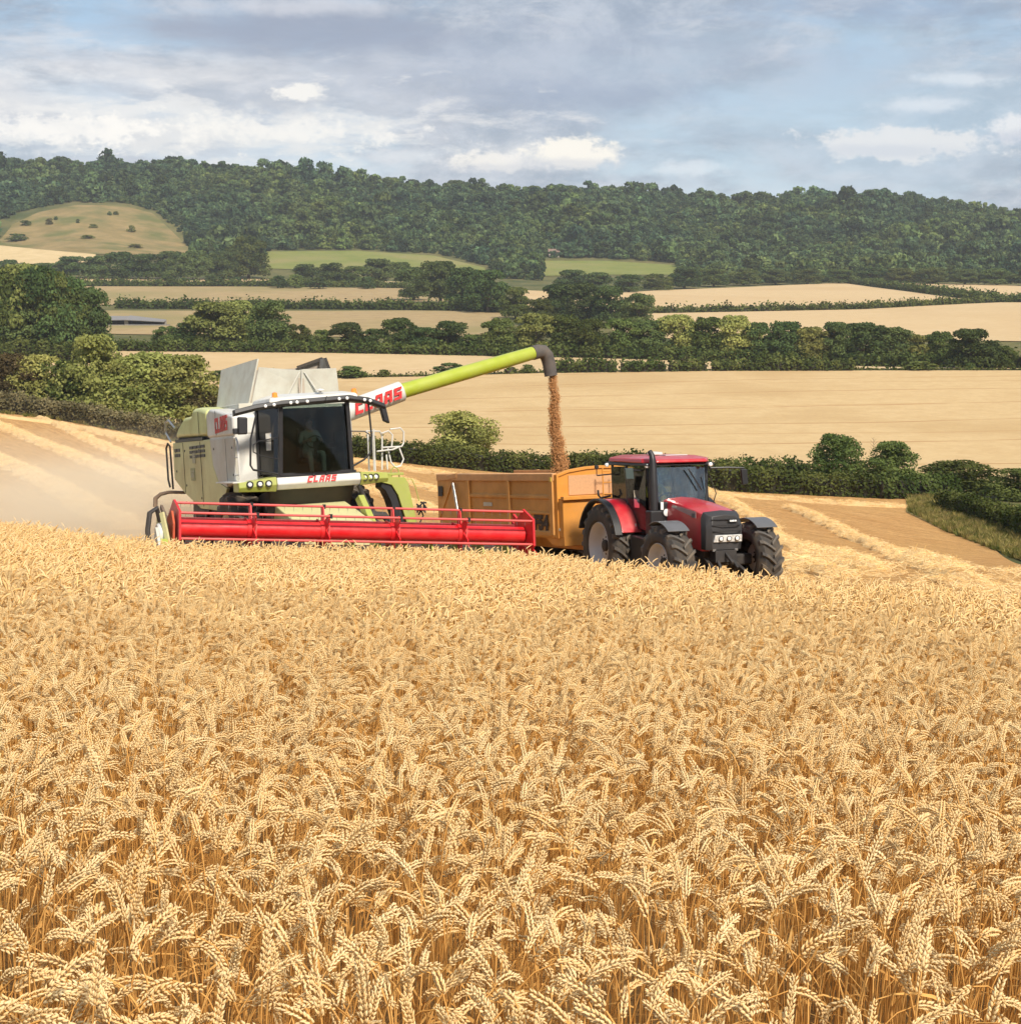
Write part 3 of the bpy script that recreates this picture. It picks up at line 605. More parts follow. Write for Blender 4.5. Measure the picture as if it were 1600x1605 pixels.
def hedge(name, pts, hpx, depth, m_, label, leaf=.22, dens=26, Y=None, uneven=.22, seed=0, taper=True):
    """clipped hedge along photograph points on the ground; one thing made of leaves around a woody core"""
    rng = np.random.default_rng(seed+int(pts[0][0])+2000)
    P = np.array([hit(a, b, 60) if Y is None else at(a, b, Y) for a, b in pts]); P[:, 2] = ground(P[:, 0], P[:, 1])
    seg = np.linalg.norm(np.diff(P[:, :2], axis=0), axis=1); cum = np.concatenate([[0], np.cumsum(seg)]); Lg = cum[-1]
    H = np.mean(P[:, 1])/FPX*hpx if not isinstance(hpx, tuple) else None
    def hgt(s):
        base = H if H is not None else np.interp(s, np.linspace(0, Lg, len(hpx)), np.array(hpx))*np.interp(s, cum, P[:, 1])/FPX
        nz = sum(np.sin(s*f*2*pi/max(6, depth*3)+ph)*a for f, ph, a in ((.37, seed, .5), (1.0, 1.3+seed, .35), (2.3, 2.1, .25), (5.1, .4, .2)))
        return base*(1+uneven*nz*.6)
    hm = H if H is not None else np.mean(hpx)*np.mean(P[:, 1])/FPX
    nl = int(Lg*(hm*1.6+depth)*dens)
    s = rng.random(nl)*Lg; h = hgt(s); ang = rng.random(nl)*pi                # around the section
    wob = 1+.18*np.sin(s*1.7+3*np.sin(s*.6))
    y = np.cos(ang); z = np.sin(ang)
    sgn = np.sign(y); yy = sgn*np.abs(y)**.5*depth/2*wob; zz = np.abs(z)**.45*h
    k = rng.random(nl) < .45; zz = np.where(k, rng.random(nl)*h*.98, zz); yy = np.where(k, sgn*depth/2*wob*(1-.25*(zz/h)**3), yy)
    tx = np.interp(s, cum, P[:, 0]); ty = np.interp(s, cum, P[:, 1])
    dirs = np.diff(P[:, :2], axis=0)/seg[:, None]; si = np.clip(np.searchsorted(cum, s)-1, 0, len(seg)-1); D = dirs[si]
    nx, ny = -D[:, 1], D[:, 0]
    j = rng.normal(size=(nl, 3))*leaf*.8
    X = tx+nx*yy+j[:, 0]; Yv = ty+ny*yy+j[:, 1]; g = ground(tx, ty); Z = g+np.maximum(.05, zz+np.abs(j[:, 2])*(rng.random(nl) < .4)*2)
    Nn = np.stack([nx*y, ny*y, z*.9+.1], -1)
    V, F = leaf_quads(rng, np.stack([X, Yv, Z], -1), Nn, leaf)
    o0 = thing(name, label, 'hedge', tuple(P[len(P)//2]))
    V = V-P[len(P)//2]
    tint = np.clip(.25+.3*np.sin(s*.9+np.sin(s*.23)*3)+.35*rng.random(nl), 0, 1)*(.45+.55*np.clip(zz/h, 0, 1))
    link('foliage', mesh_np(name, V, [F], [m_], False, None, {'tint': np.repeat(tint, 4)}), o0)
    # woody core
    st_ = np.linspace(0, Lg, max(4, int(Lg/2))); rings = []
    for q in st_:
        i = min(max(np.searchsorted(cum, q)-1, 0), len(seg)-1); d = dirs[i]; c = np.array([np.interp(q, cum, P[:, 0]), np.interp(q, cum, P[:, 1])]); gz_ = float(ground(c[0], c[1])); hh = float(hgt(np.array([q]))[0])*.8
        rings.append([tuple(np.array([c[0]-d[1]*w, c[1]+d[0]*w, gz_-.05+zf*hh])-P[len(P)//2]) for w, zf in ((-depth*.34, 0), (-depth*.33, .7), (-depth*.18, 1), (depth*.18, 1), (depth*.33, .7), (depth*.34, 0))])
    MB().loft(rings).build('branches', M_core, o0)
    return o0
M_core = mat('hedge wood', (.035, .032, .018), 1, var=.4, scale=2)
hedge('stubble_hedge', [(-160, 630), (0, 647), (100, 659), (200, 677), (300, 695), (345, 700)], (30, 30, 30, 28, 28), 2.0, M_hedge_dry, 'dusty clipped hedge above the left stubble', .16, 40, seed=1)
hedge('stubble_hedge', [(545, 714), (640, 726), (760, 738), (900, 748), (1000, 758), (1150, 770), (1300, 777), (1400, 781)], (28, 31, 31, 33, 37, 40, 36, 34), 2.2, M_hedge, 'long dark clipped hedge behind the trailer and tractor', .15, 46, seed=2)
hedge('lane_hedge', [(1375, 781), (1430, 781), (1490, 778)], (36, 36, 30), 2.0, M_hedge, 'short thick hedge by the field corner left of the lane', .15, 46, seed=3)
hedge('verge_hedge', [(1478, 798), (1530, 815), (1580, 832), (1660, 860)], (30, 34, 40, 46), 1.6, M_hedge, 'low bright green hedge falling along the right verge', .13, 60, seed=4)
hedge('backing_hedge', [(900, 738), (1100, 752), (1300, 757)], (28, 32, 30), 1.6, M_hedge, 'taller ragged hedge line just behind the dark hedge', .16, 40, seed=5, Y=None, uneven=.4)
for i, (a, b, h) in enumerate([((869, 584), (966, 583), 17), ((973, 583), (1043, 582), 14), ((1049, 582), (1106, 581), 15), ((1116, 581), (1336, 580.5), 15)]):
    hedge('field_hedge', [a, ((a[0]+b[0])/2, (a[1]+b[1])/2), b], h, 3.0, M_hedge, f'bushy green hedge section between wheat fields, {"leftmost" if i == 0 else ORD[i]+" from the left" if i < 3 else "the long rightmost one"}', .35, 10, seed=6+i, uneven=.5)
hedge('field_hedge', [(300, 594), (450, 592.5), (640, 590.5), (870, 584)], 3, .8, M_hedge, 'thin low grass line left of the field hedges', .3, 12, seed=21)
hedge('field_hedge', [(1336, 580.5), (1450, 580.5), (1640, 580.5)], 3, .8, M_hedge, 'thin low grass line right of the field hedges', .3, 12, seed=22)
hedge('wheat_hedge', [(1010, 491.5), (1150, 489), (1350, 485), (1480, 478), (1610, 472)], 8, 3, M_hedge, 'dark hedge crossing the far wheat from the tree belt to the right', .6, 4, seed=11, uneven=.5)
hedge('wheat_hedge', [(1328, 443.5), (1430, 457), (1530, 470), (1560, 474), (1640, 474.5)], 9, 4, M_hedge, 'dark diagonal hedge running down from the hill foot at right', .7, 4, seed=12, uneven=.5)
hedge('pasture_hedge', [(183, 483), (300, 484), (450, 484), (560, 484.5), (700, 486), (820, 492)], 11, 4, M_hedge, 'dark hedge between the two dry pastures', .6, 4.5, seed=13, uneven=.5)
hedge('pasture_hedge', [(100, 447), (240, 449), (400, 449), (560, 451), (640, 452)], 8, 4, M_hedge, 'low hedge along the top of the upper pasture', .7, 4, seed=14, uneven=.6)
hedge('barn_hedge', [(172, 549.5), (300, 551), (420, 552), (520, 553), (640, 555), (780, 558)], 14, 3, M_hedge, 'dark low hedge along the far edge of the strip field, left', .4, 9, seed=15, uneven=.3)
hedge('wood_edge_hedge', [(-80, 566), (40, 566), (170, 566)], 26, 5, M_hedge, 'dark undergrowth at the foot of the tall left wood', .4, 10, seed=17, uneven=.5)
hedge('belt_hedge', [(770, 558), (900, 560), (1100, 566), (1300, 571), (1600, 577)], 16, 4, M_hedge, 'dark undergrowth hedge below the valley tree belt', .45, 8, seed=16, uneven=.4)

# ------------------------------------------------------------------ the far wooded hill: one mass of trees
rw = np.random.default_rng(17)
WOODLINE = [(-500, 392), (-30, 390), (0, 345), (15, 340), (40, 330), (110, 317), (195, 318), (245, 332), (275, 355), (300, 392), (312, 418), (400, 430), (410, 396), (420, 392), (560, 391), (690, 398), (765, 418), (790, 436), (845, 440), (852, 405), (950, 405), (1062, 412), (1068, 440), (1200, 444), (1330, 441), (1600, 442), (2300, 442)]
YY = 1030+(1830-1030)*rw.random(64000)**.9; UU = rw.uniform(-.46, .46, 64000); XX = UU*YY; ZZ = ground(XX, YY); gp, gq = project(np.stack([XX, YY, ZZ], -1))
ok = gq < np.interp(gp, [a for a, b in WOODLINE], [b for a, b in WOODLINE]); XX, YY, ZZ = XX[ok], YY[ok], ZZ[ok]
cell = {}; keep = []                                   # even spacing
for i in range(len(XX)):
    c = (int(XX[i]//5.4), int(YY[i]//8))
    if c in cell: continue
    cell[c] = 1; keep.append(i)
XX, YY, ZZ = XX[keep], YY[keep], ZZ[keep]; nT = len(XX)
pn = np.sin(XX*.021+1.3*np.sin(YY*.013))+np.sin(YY*.028+XX*.011)
w_ = np.exp(rw.normal(np.log(7.2), .36, nT))*(1+.12*pn); h_ = w_*rw.uniform(.85, 1.25, nT)
FAR = source('woodland_crown', [crown_mesh(f'wood{i}', 90+i, 10, 560, .085, .02, .96, 1, M_far, 'bush' if i % 2 else 'round') for i in range(7)])
scatter('woodland', np.stack([XX, YY, ZZ-.6], -1), rw.uniform(0, 6.28, nT), np.stack([w_, w_, h_], -1), rw.integers(0, 7, nT), FAR, kind='stuff', label='dense dark green woodland covering the far hill', category='woodland')
row_of('crest_tree', [(65, 264, 17, 22, 'dark'), (268, 268, 20, 34, 'dark'), (432, 276, 14, 20, 'dark'), (540, 283, 20, 22, 'dark'), (586, 290, 22, 22, 'dark'), (715, 303, 22, 26, 'dark'), (838, 307, 16, 24, 'mid'), (893, 308, 18, 24, 'dark'), (1236, 317, 18, 28, 'dark'), (1282, 319, 18, 34, 'dark'), (1440, 324, 14, 26, 'dark')], 'tree', 'standing up on the hill crest', 'trees standing up on the crest', 'tree', 1755)
row_of('down_shrub', [(78, 352, 10, 11, 'brown'), (88, 345, 6, 6, 'dark'), (122, 350, 7, 5, 'mid'), (146, 357, 6, 14, 'olive'), (40, 354, 9, 16, 'mid'), (26, 378, 12, 28, 'mid'), (172, 338, 7, 6, 'dark'), (182, 337, 6, 8, 'mid'), (206, 364, 11, 13, 'olive'), (215, 389, 7, 24, 'olive'), (140, 374, 6, 22, 'olive')], 'shrub', 'dotted on the bare down', 'shrubs dotted on the bare down', 'shrub')
# ------------------------------------------------------------------ wheat
def mat_wheat(name, gain=1.0):
    m = bpy.data.materials.new(name); m.use_nodes = True; nt = m.node_tree; N = nt.nodes.new; L = nt.links.new
    b = nt.nodes['Principled BSDF']; b.inputs['Roughness'].default_value = .9; b.inputs['Specular IOR Level'].default_value = .03
    a = N('ShaderNodeAttribute'); a.attribute_name = 'tint'; p = N('ShaderNodeAttribute'); p.attribute_name = 'ear'
    oi = N('ShaderNodeObjectInfo')
    def mix(f, c1, c2):
        x = N('ShaderNodeMix'); x.data_type = 'RGBA'; L(f, x.inputs[0])
        for i, v in ((6, c1), (7, c2)):
            if isinstance(v, tuple): x.inputs[i].default_value = (*[q*gain for q in v], 1)
            else: L(v, x.inputs[i])
        return x.outputs[2]
    stem = mix(a.outputs['Fac'], (.68, .32, .075), (.90, .55, .19))
    ear = mix(a.outputs['Fac'], (.88, .55, .205), (.98, .80, .47))
    c = mix(p.outputs['Fac'], stem, ear); L(c, b.inputs['Base Color'])
    tl = N('ShaderNodeBsdfTranslucent'); L(c, tl.inputs[0]); ms = N('ShaderNodeMixShader'); ms.inputs[0].default_value = .22
    o = nt.nodes['Material Output']; L(b.outputs[0], ms.inputs[1]); L(tl.outputs[0], ms.inputs[2]); L(ms.outputs[0], o.inputs[0])
    return m
M_wheat = mat_wheat('ripe wheat')
def wheat_path(rng, h, stem_seg, ear_seg, bias=None):
    """points and tangents of a stalk (stem then ear) bending over at the top"""
    phi = rng.uniform(0, 2*pi) if rng.random() < .55 else rng.normal(.15, .7)      # many nod to the right
    lean = abs(rng.normal(0, .07)) if rng.random() < .9 else rng.uniform(.1, .35); r = rng.random()
    bend = rng.uniform(.15, .8) if r < .20 else rng.uniform(1.1, 2.9)
    ear = rng.uniform(.088, .132); n1 = stem_seg; n2 = ear_seg
    s = np.concatenate([np.linspace(0, h-.13, n1), np.linspace(h-.13, h, 4)[1:], h+np.linspace(0, ear, n2+1)[1:]])
    th = lean+bend*np.clip((s-(h-.16))/(.16+ear*.9), 0, 1)**1.35
    P = np.zeros((len(s), 2)); ds = np.diff(s); tm = (th[1:]+th[:-1])/2
    P[1:, 0] = np.cumsum(np.sin(tm)*ds); P[1:, 1] = np.cumsum(np.cos(tm)*ds)
    d = np.array([cos(phi), sin(phi), 0]); up = np.array([0, 0, 1.])
    pts = P[:, :1]*d+P[:, 1:]*up; tan_ = np.sin(th)[:, None]*d+np.cos(th)[:, None]*up
    return pts, tan_, np.array([-sin(phi), cos(phi), 0]), n1+3-1, phi
def ribbon_tube(pts, tan_, side, r, k):
    b = np.cross(tan_, side); n = len(pts); ang = np.arange(k)*2*pi/k
    V = pts[:, None]+(side[None, None]*np.cos(ang)[None, :, None]+b[:, None]*np.sin(ang)[None, :, None])*(r[:, None, None] if np.ndim(r) else r)
    i = np.arange(n-1)[:, None]*k; j = np.arange(k)[None]; jn = (j+1) % k
    return V.reshape(-1, 3), np.stack([i+j, i+jn, i+k+jn, i+k+j], -1).reshape(-1, 4)
FV = None
def floret_template():
    k = 5; a = np.arange(k)*2*pi/k
    V = [(0, 0, 0)]+[(cos(t)*.5, sin(t)*.42, .34) for t in a]+[(cos(t)*.33, sin(t)*.28, .72) for t in a]+[(0, 0, 1.05)]
    F = [(0, 1+(i+1) % k, 1+i) for i in range(k)]+[(6+i, 6+(i+1) % k, 11) for i in range(k)]; Q = [(1+i, 1+(i+1) % k, 6+(i+1) % k, 6+i) for i in range(k)]
    return np.array(V), np.array(F), np.array(Q)
FV, FT, FQ = floret_template()
def stalk(rng, lod):
    """dict of parts: stem, ear, leaf -> (V, T, Q, tint)"""
    h = rng.normal(.70, .06); out = {}
    ns = {0: 5, 1: 3, 2: 2}[lod]; ne = {0: 9, 1: 5, 2: 3}[lod]
    pts, tn, side, ie, phi = wheat_path(rng, h, ns, ne)
    tone = np.clip(rng.normal(.5, .22), 0, 1)
    r = .0021 if lod == 0 else (.0019 if lod == 1 else .0024)
    V, Q = ribbon_tube(pts[:ie+1], tn[:ie+1], side, r, 3 if lod < 2 else 2)
    zt = np.clip(V[:, 2]/h, 0, 1)
    out['stem'] = (V, np.zeros((0, 3), int), Q, np.clip(tone*.7+.25*zt-.1, 0, 1))
    E = pts[ie:]; ET = tn[ie:]; L_ = np.concatenate([[0], np.cumsum(np.linalg.norm(np.diff(E, axis=0), axis=1))])
    if lod == 0:
        nn = 10; Vs, Ts, Qs, tt = [], [], [], []; roll = rng.uniform(0, pi)
        for i in range(nn*2):
            f = i/(nn*2); s = f*L_[-1]*.93; p = np.array([np.interp(s, L_, E[:, c]) for c in range(3)]); t = unit(np.array([np.interp(s, L_, ET[:, c]) for c in range(3)]))
            b = np.cross(t, side); n1 = side*cos(roll)+b*sin(roll); n2 = np.cross(t, n1); sg = 1 if i % 2 else -1
            env = .62+.38*sin(pi*min(1, .18+.82*f)**.8) if f < .8 else .95-.4*(f-.8)/.2
            for w in (-1, 1):
                d = unit(t*1.0+n1*sg*.36+n2*w*.28+rng.normal(size=3)*.10); o = p+n1*sg*.0028*env+n2*w*.0026*env
                a = unit(np.cross(d, n2)); c = np.cross(d, a); ln = .0150*env*rng.uniform(.85, 1.2); wd = .0068*env
                Vv = o+FV[:, :1]*a*wd+FV[:, 1:2]*c*wd+FV[:, 2:]*d*ln
                Ts.append(FT+len(Vs)*12); Qs.append(FQ+len(Vs)*12); Vs.append(Vv); tt.append(np.full(12, tone*.6+.4*rng.random())+np.linspace(-.12, .15, 12))
        out['ear'] = (np.concatenate(Vs), np.concatenate(Ts), np.concatenate(Qs), np.clip(np.concatenate(tt), 0, 1))
    else:
        k = 5 if lod == 1 else 4
        m = 9 if lod == 1 else 5
        ss = np.linspace(0, L_[-1]*1.03, m); pp = np.stack([np.interp(ss, L_, E[:, c]) for c in range(3)], -1); tt_ = unit(np.stack([np.interp(ss, L_, ET[:, c]) for c in range(3)], -1))
        env = np.array([.35]+[1.0 if i % 2 else .74 for i in range(1, m-2)]+[.72, .12])*(.0094 if lod == 1 else .0106)
        V, Q = ribbon_tube(pp, tt_, side, env, k)
        out['ear'] = (V, np.zeros((0, 3), int), Q, np.clip(tone*.6+.4*rng.random(len(V))-.12, 0, 1))
    if rng.random() < (.85 if lod == 0 else .4):
        z0_ = h*rng.uniform(.35, .8); a = rng.uniform(0, 2*pi); ln = rng.uniform(.08, .17); m = 5 if lod == 0 else 3
        f = np.linspace(0, 1, m); drop = rng.uniform(.3, 1.5)
        c = np.stack([cos(a)*ln*f, sin(a)*ln*f, z0_+ln*(.5*f-drop*f*f)], -1); sd = np.array([-sin(a), cos(a), .3*rng.normal()]); w = .0045*(1-f*.85)[:, None]
        V = np.stack([c-sd*w, c+sd*w], 1).reshape(-1, 3); i = np.arange(m-1)[:, None]*2
        Q = (i+np.array([[0, 1, 3, 2]]))
        out['leaf'] = (V, np.zeros((0, 3), int), Q, np.full(len(V), np.clip(tone*.8+.1, 0, 1)))
    return out
def join_parts(parts):
    """list of (V,T,Q,tint,ear)"""
    Vs, Ts, Qs, ti, ea, n = [], [], [], [], [], 0
    for V, T, Q, t, e in parts:
        Vs.append(V); Ts.append(np.asarray(T).reshape(-1, 3)+n); Qs.append(np.asarray(Q).reshape(-1, 4)+n); ti.append(t); ea.append(np.full(len(V), e)); n += len(V)
    return np.concatenate(Vs), np.concatenate(Ts).astype(int), np.concatenate(Qs).astype(int), np.concatenate(ti), np.concatenate(ea)
TILE = .7; DENS = 205
def wheat_tile(name, seed, lod, extra=0):
    rng = np.random.default_rng(seed); n = int(DENS*TILE*TILE); parts = []
    base = [stalk(rng, lod) for _ in range(n)]
    g = int(np.ceil(sqrt(n))); cells = [(i, j) for i in range(g) for j in range(g)]; rng.shuffle(cells)
    for (i, j), s in zip(cells, base):
        x = ((i+rng.random())/g-.5)*TILE*1.06; y = ((j+rng.random())/g-.5)*TILE*1.06; o = np.array([x, y, -(.164*y+.04*x)])
        for k in ('stem', 'ear', 'leaf'):
            if k in s:
                V, T, Q, t = s[k]; parts.append((V+o, T, Q, t, 1. if k == 'ear' else 0.))
    V, T, Q, ti, ea = join_parts(parts)
    return mesh_np(name, V, [T, Q], [M_wheat], True, None, {'tint': ti, 'ear': ea})
T0 = [wheat_tile(f'w0_{i}', 100+i, 0) for i in range(6)]
T1 = [wheat_tile(f'w1_{i}', 200+i, 1) for i in range(5)]
T2 = [wheat_tile(f'w2_{i}', 300+i, 2) for i in range(5)]
WSRC = source('wheat_tile', T0+T1+T2)
# far edge of the standing crop (u = X/Y, depth)
CROP = [(-1100, 62), (-300, 47), (0, 37.7), (140, 31.5), (228, 28.6), (236, 27.3), (840, 30.6), (860, 29.0), (910, 27.6), (1060, 24.9), (1220, 22.6), (1400, 21.8), (1600, 21.2), (2000, 20)]
cu_ = np.array([(a-800)/FPX for a, b in CROP]); cy_ = np.array([b for a, b in CROP])
rng = np.random.default_rng(77); pts = []; ixs = []; scs = []
Yg = 1.35
while Yg < 60:
    half = .40*Yg+2.2; Xg = -half
    while Xg < half:
        x = Xg+rng.uniform(-.1, .1); y = Yg+rng.uniform(-.1, .1); u = x/y
        inside_front = abs(u) < .39 and Yg < 3.1
        if y < np.interp(u, cu_, cy_)-.3 and not inside_front:
            d = Yg*rng.uniform(.8, 1.25); ix = rng.integers(0, 6) if d < 14 else (6+rng.integers(0, 5) if d < 22 else 11+rng.integers(0, 5))
            pts.append((x, y, plane_z(x, min(y, 60)) if y < 34 else float(ground(x, y)))); ixs.append(ix); scs.append((rng.choice([1, 1]), 1, rng.uniform(.95, 1.06)))
        Xg += TILE
    Yg += TILE
scatter('wheat_crop', pts, np.zeros(len(pts)), scs, ixs, WSRC, kind='stuff', label='ripe golden wheat crop filling the foreground field', category='wheat')
# the nearest stalks, each one a thing of its own
protos = []
for i in range(24):
    s = stalk(np.random.default_rng(500+i), 0); d = {}
    for k, (V, T, Q, t) in s.items():
        d[k] = mesh_np(f'wheat_{k}', V, [T, Q], [M_wheat], True, None, {'tint': t, 'ear': np.full(len(V), 1. if k == 'ear' else 0.)})
    protos.append(d)
cnt = 0
while cnt < 300:
    Y = rng.uniform(2.5, 3.3) if cnt % 2 else rng.uniform(2.5, 3.12); u = rng.uniform(-.36, .36); X = u*Y
    o = thing('wheat_stalk', 'ripe golden wheat stalk in the nearest row along the bottom edge', 'wheat', (X, Y, plane_z(X, Y)), 'nearest wheat stalks')
    o.rotation_euler = (rng.normal(0, .05), rng.normal(0, .05), rng.uniform(0, 6.28) if rng.random() < .5 else rng.normal(0, .5)); sc_ = rng.uniform(.92, 1.06); o.scale = (sc_, sc_, sc_)
    for k, me in protos[cnt % 24].items(): link(k, me, o)
    cnt += 1
M_soil = mat_ground('crop soil', (.24, .13, .05), (.42, .25, .095), 12, bump=.6, bscale=30)
# soil under the crop
cu2 = np.linspace(-.43, .43, 60); rows = 40
V = []
for r in range(rows):
    for u in cu2:
        y = .6+(float(np.interp(u, cu_, cy_))-.4-.6)*r/(rows-1); x = u*y+np.sign(u)*2*(1-r/(rows-1)); V.append((x, y, float(ground(x, y))+.02))
idx = np.arange(rows*60).reshape(rows, 60)
link('crop_soil', mesh_np('crop_soil', np.array(V), [np.stack([idx[:-1, :-1], idx[:-1, 1:], idx[1:, 1:], idx[1:, :-1]], -1).reshape(-1, 4)], [M_soil], True), kind='structure')

# ------------------------------------------------------------------ straw swaths on the stubble
M_straw = mat_ground('straw', (.66, .42, .18), (.84, .58, .29), 5, (.76, .50, .235), .8, bump=1.0, bscale=7)
def straw_tuft(seed, n=40, L=.13, r=.0028):
    rng = np.random.default_rng(seed); parts = []
    for i in range(n):
        c = rng.normal(size=3)*np.array([.16, .16, .05]); d = unit(rng.normal(size=3)*np.array([1, 1, .35])); l = L*rng.uniform(.5, 1.2); sd = unit(np.cross(d, rng.normal(size=3)))
        V = np.array([c-d*l-sd*r*1.5, c-d*l+sd*r*1.5, c+d*l+sd*r*1.5, c+d*l-sd*r*1.5]); parts.append((V, np.zeros((0, 3), int), np.array([[0, 1, 2, 3]]), np.full(4, rng.random()), 1.))
    V, T, Q, ti, ea = join_parts(parts); return mesh_np('straw', V, [Q], [M_wheat], False, None, {'tint': ti, 'ear': ea})
TUFT = source('straw_tuft', [straw_tuft(i) for i in range(5)])
rs = np.random.default_rng(9); tuft_pts = []
def swath(pts, width, height, label, seed=0):
    width *= .88; height *= 1.05
    P = np.array([hit(a, b, 22) for a, b in pts]); seg = np.linalg.norm(np.diff(P[:, :2], axis=0), axis=1); cum = np.concatenate([[0], np.cumsum(seg)]); Lg = cum[-1]
    n = int(max(20, Lg/.22)); s = np.linspace(0, Lg, n); X = np.interp(s, cum, P[:, 0]); Y = np.interp(s, cum, P[:, 1])
    kk = max(3, int(4/ (Lg/n))); sm = np.ones(kk)/kk; X = np.convolve(np.pad(X, kk, 'edge'), sm, 'same')[kk:-kk]; Y = np.convolve(np.pad(Y, kk, 'edge'), sm, 'same')[kk:-kk]
    r = np.random.default_rng(seed+900); dx = np.gradient(X); dy = np.gradient(Y); l = np.hypot(dx, dy); nx, ny = -dy/l, dx/l
    m = 13; t = np.linspace(-1, 1, m); V = np.zeros((n, m, 3))
    lump = sum(np.sin(s*f+r.uniform(0, 6))*a for f, a in ((.9, .35), (2.1, .3), (4.7, .25)))
    wob = sum(np.sin(s*f+r.uniform(0, 6))*a for f, a in ((.5, .14), (1.7, .1)))
    for j in range(m):
        w = width/2*(1+.15*np.sin(s*1.3+j))*t[j]+wob
        V[:, j, 0] = X+nx*w; V[:, j, 1] = Y+ny*w
        endt = np.clip(np.minimum(s, Lg-s)/2.0, 0, 1)
        hgt = endt*height*(1-abs(t[j])**2.2)*(1+.22*lump+.12*r.normal(size=n)) if abs(t[j]) < 1 else -.04*np.ones(n)
        V[:, j, 2] = ground(V[:, j, 0], V[:, j, 1])+.01+np.maximum(hgt, -.04)
    idx = np.arange(n*m).reshape(n, m)
    o = link('straw_swath', mesh_np('straw_swath', V.reshape(-1, 3), [np.stack([idx[:-1, :-1], idx[:-1, 1:], idx[1:, 1:], idx[1:, :-1]], -1).reshape(-1, 4)], [M_straw], True)); tag(o, label, 'swath', 'straw swaths on the stubble')
    k = int(Lg*width*6); a = r.integers(0, n, k); b = r.integers(1, m-1, k); tuft_pts.append(V[a, b]+np.array([0, 0, .04]))
swath([(-90, 632), (0, 668), (100, 710), (200, 752), (300, 796)], 1.9, .42, 'straw swath running down the left stubble, second from the bottom', 1)
swath([(-90, 684), (0, 724), (100, 774), (200, 832)], 1.9, .42, 'lowest straw swath at the left edge of the stubble', 2)
swath([(60, 656), (100, 671), (180, 710), (300, 768)], 1.9, .42, 'straw swath running down the left stubble toward the rear of the combine', 3)
swath([(90, 664), (170, 684), (300, 722)], 1.8, .38, 'topmost slanting straw swath on the left stubble', 4)
swath([(-90, 630), (0, 655), (100, 667), (200, 685), (300, 703)], 2.4, .36, 'headland straw swath along the dusty left hedge', 5)
swath([(540, 722), (620, 734), (700, 746), (780, 760)], 2.2, .32, 'headland straw swath between combine and trailer along the hedge', 6)
swath([(545, 738), (620, 752), (690, 772)], 1.8, .3, 'short straw swath seen through the combine ladder', 7)
swath([(560, 765), (620, 782), (690, 806)], 1.8, .3, 'straw swath just above the reel between combine and trailer', 8)
swath([(1236, 795), (1300, 824), (1400, 868), (1520, 921)], 1.5, .34, 'long straw swath right of the tractor, crossing the open stubble', 9)
swath([(1150, 818), (1200, 838), (1265, 864), (1370, 905)], 1.5, .32, 'straw swath just beside the tractor front wheel', 10)
swath([(1090, 766), (1140, 786), (1215, 832)], 1.6, .34, 'straw swath running down behind the tractor bonnet', 11)
swath([(1100, 774), (1250, 786), (1340, 792), (1440, 797)], 2.2, .26, 'headland straw swath along the dark right hedge', 12)
swath([(1200, 878), (1260, 893), (1330, 908)], 1.4, .26, 'short straw swath in front of the tractor wheel', 13)
# loose straw and stubble tufts near enough to show
U_ = rs.uniform(-.38, .42, 1500); D_ = np.exp(rs.uniform(np.log(20), np.log(60), 1500)); okk = (D_ > np.interp(U_, cu_, cy_)+.2) & (D_ < hedge_Y(U_)-2)
U_, D_ = U_[okk], D_[okk]; lo = np.stack([U_*D_, D_, ground(U_*D_, D_)+.03], -1)
allp = np.concatenate([lo]+tuft_pts); allp = allp[allp[:, 1] < 170]
if len(allp) > 26000: allp = allp[rs.choice(len(allp), 26000, False)]
scatter('loose_straw', allp, rs.uniform(0, 6.28, len(allp)), np.repeat(rs.uniform(.7, 1.5, (len(allp), 1)), 3, 1), rs.integers(0, 5, len(allp)), TUFT, kind='stuff', label='loose straw lying over the stubble and swaths', category='straw')
# grass on the verge at the right
def grass_tuft(seed, m_):
    rng = np.random.default_rng(seed); n = 40; a = rng.uniform(0, 6.28, n); ro = rng.random(n)*.25; h = rng.uniform(.25, .8, n); ln = rng.uniform(.05, .35, n)
    base = np.stack([np.cos(a)*ro, np.sin(a)*ro, np.zeros(n)], -1); d = np.stack([np.cos(a+rng.normal(size=n)), np.sin(a+rng.normal(size=n)), np.zeros(n)], -1); sd = np.cross(d, [0, 0, 1.])*.012
    V = np.stack([base-sd, base+sd, base+d*ln[:, None]*.4+sd*.8+np.array([0, 0, 1])*h[:, None]*.6, base+d*ln[:, None]+np.array([0, 0, 1])*h[:, None]], 1).reshape(-1, 3)
    return mesh_np('grass', V, [np.arange(n*4).reshape(n, 4)], [m_], False, None, {'tint': np.repeat(rng.random(n), 4)})
M_grass = mat_foliage('dry grass', (.19, .16, .05), (.38, .29, .11), .25, .3); M_grassg = mat_foliage('green grass', (.07, .085, .02), (.17, .165, .045), .25, .3)
GR = source('grass_tuft', [grass_tuft(i, M_grass) for i in range(3)]+[grass_tuft(9+i, M_grassg) for i in range(2)])
gp_ = []
for i in range(2600):
    px = rs.uniform(1425, 1640); lo_, hi_ = np.interp(px, [1420, 1480, 1560, 1660], [776, 780, 800, 830]), np.interp(px, [1420, 1480, 1560, 1660], [800, 832, 864, 905]); gp_.append(hit(px, rs.uniform(lo_, hi_), 40))
for i in range(700):
    px = rs.uniform(0, 1480); gp_.append(hit(px, np.interp(px, [p[0] for p in HEDGE_PX], [p[1] for p in HEDGE_PX])+rs.uniform(-.5, 1.5), 60))
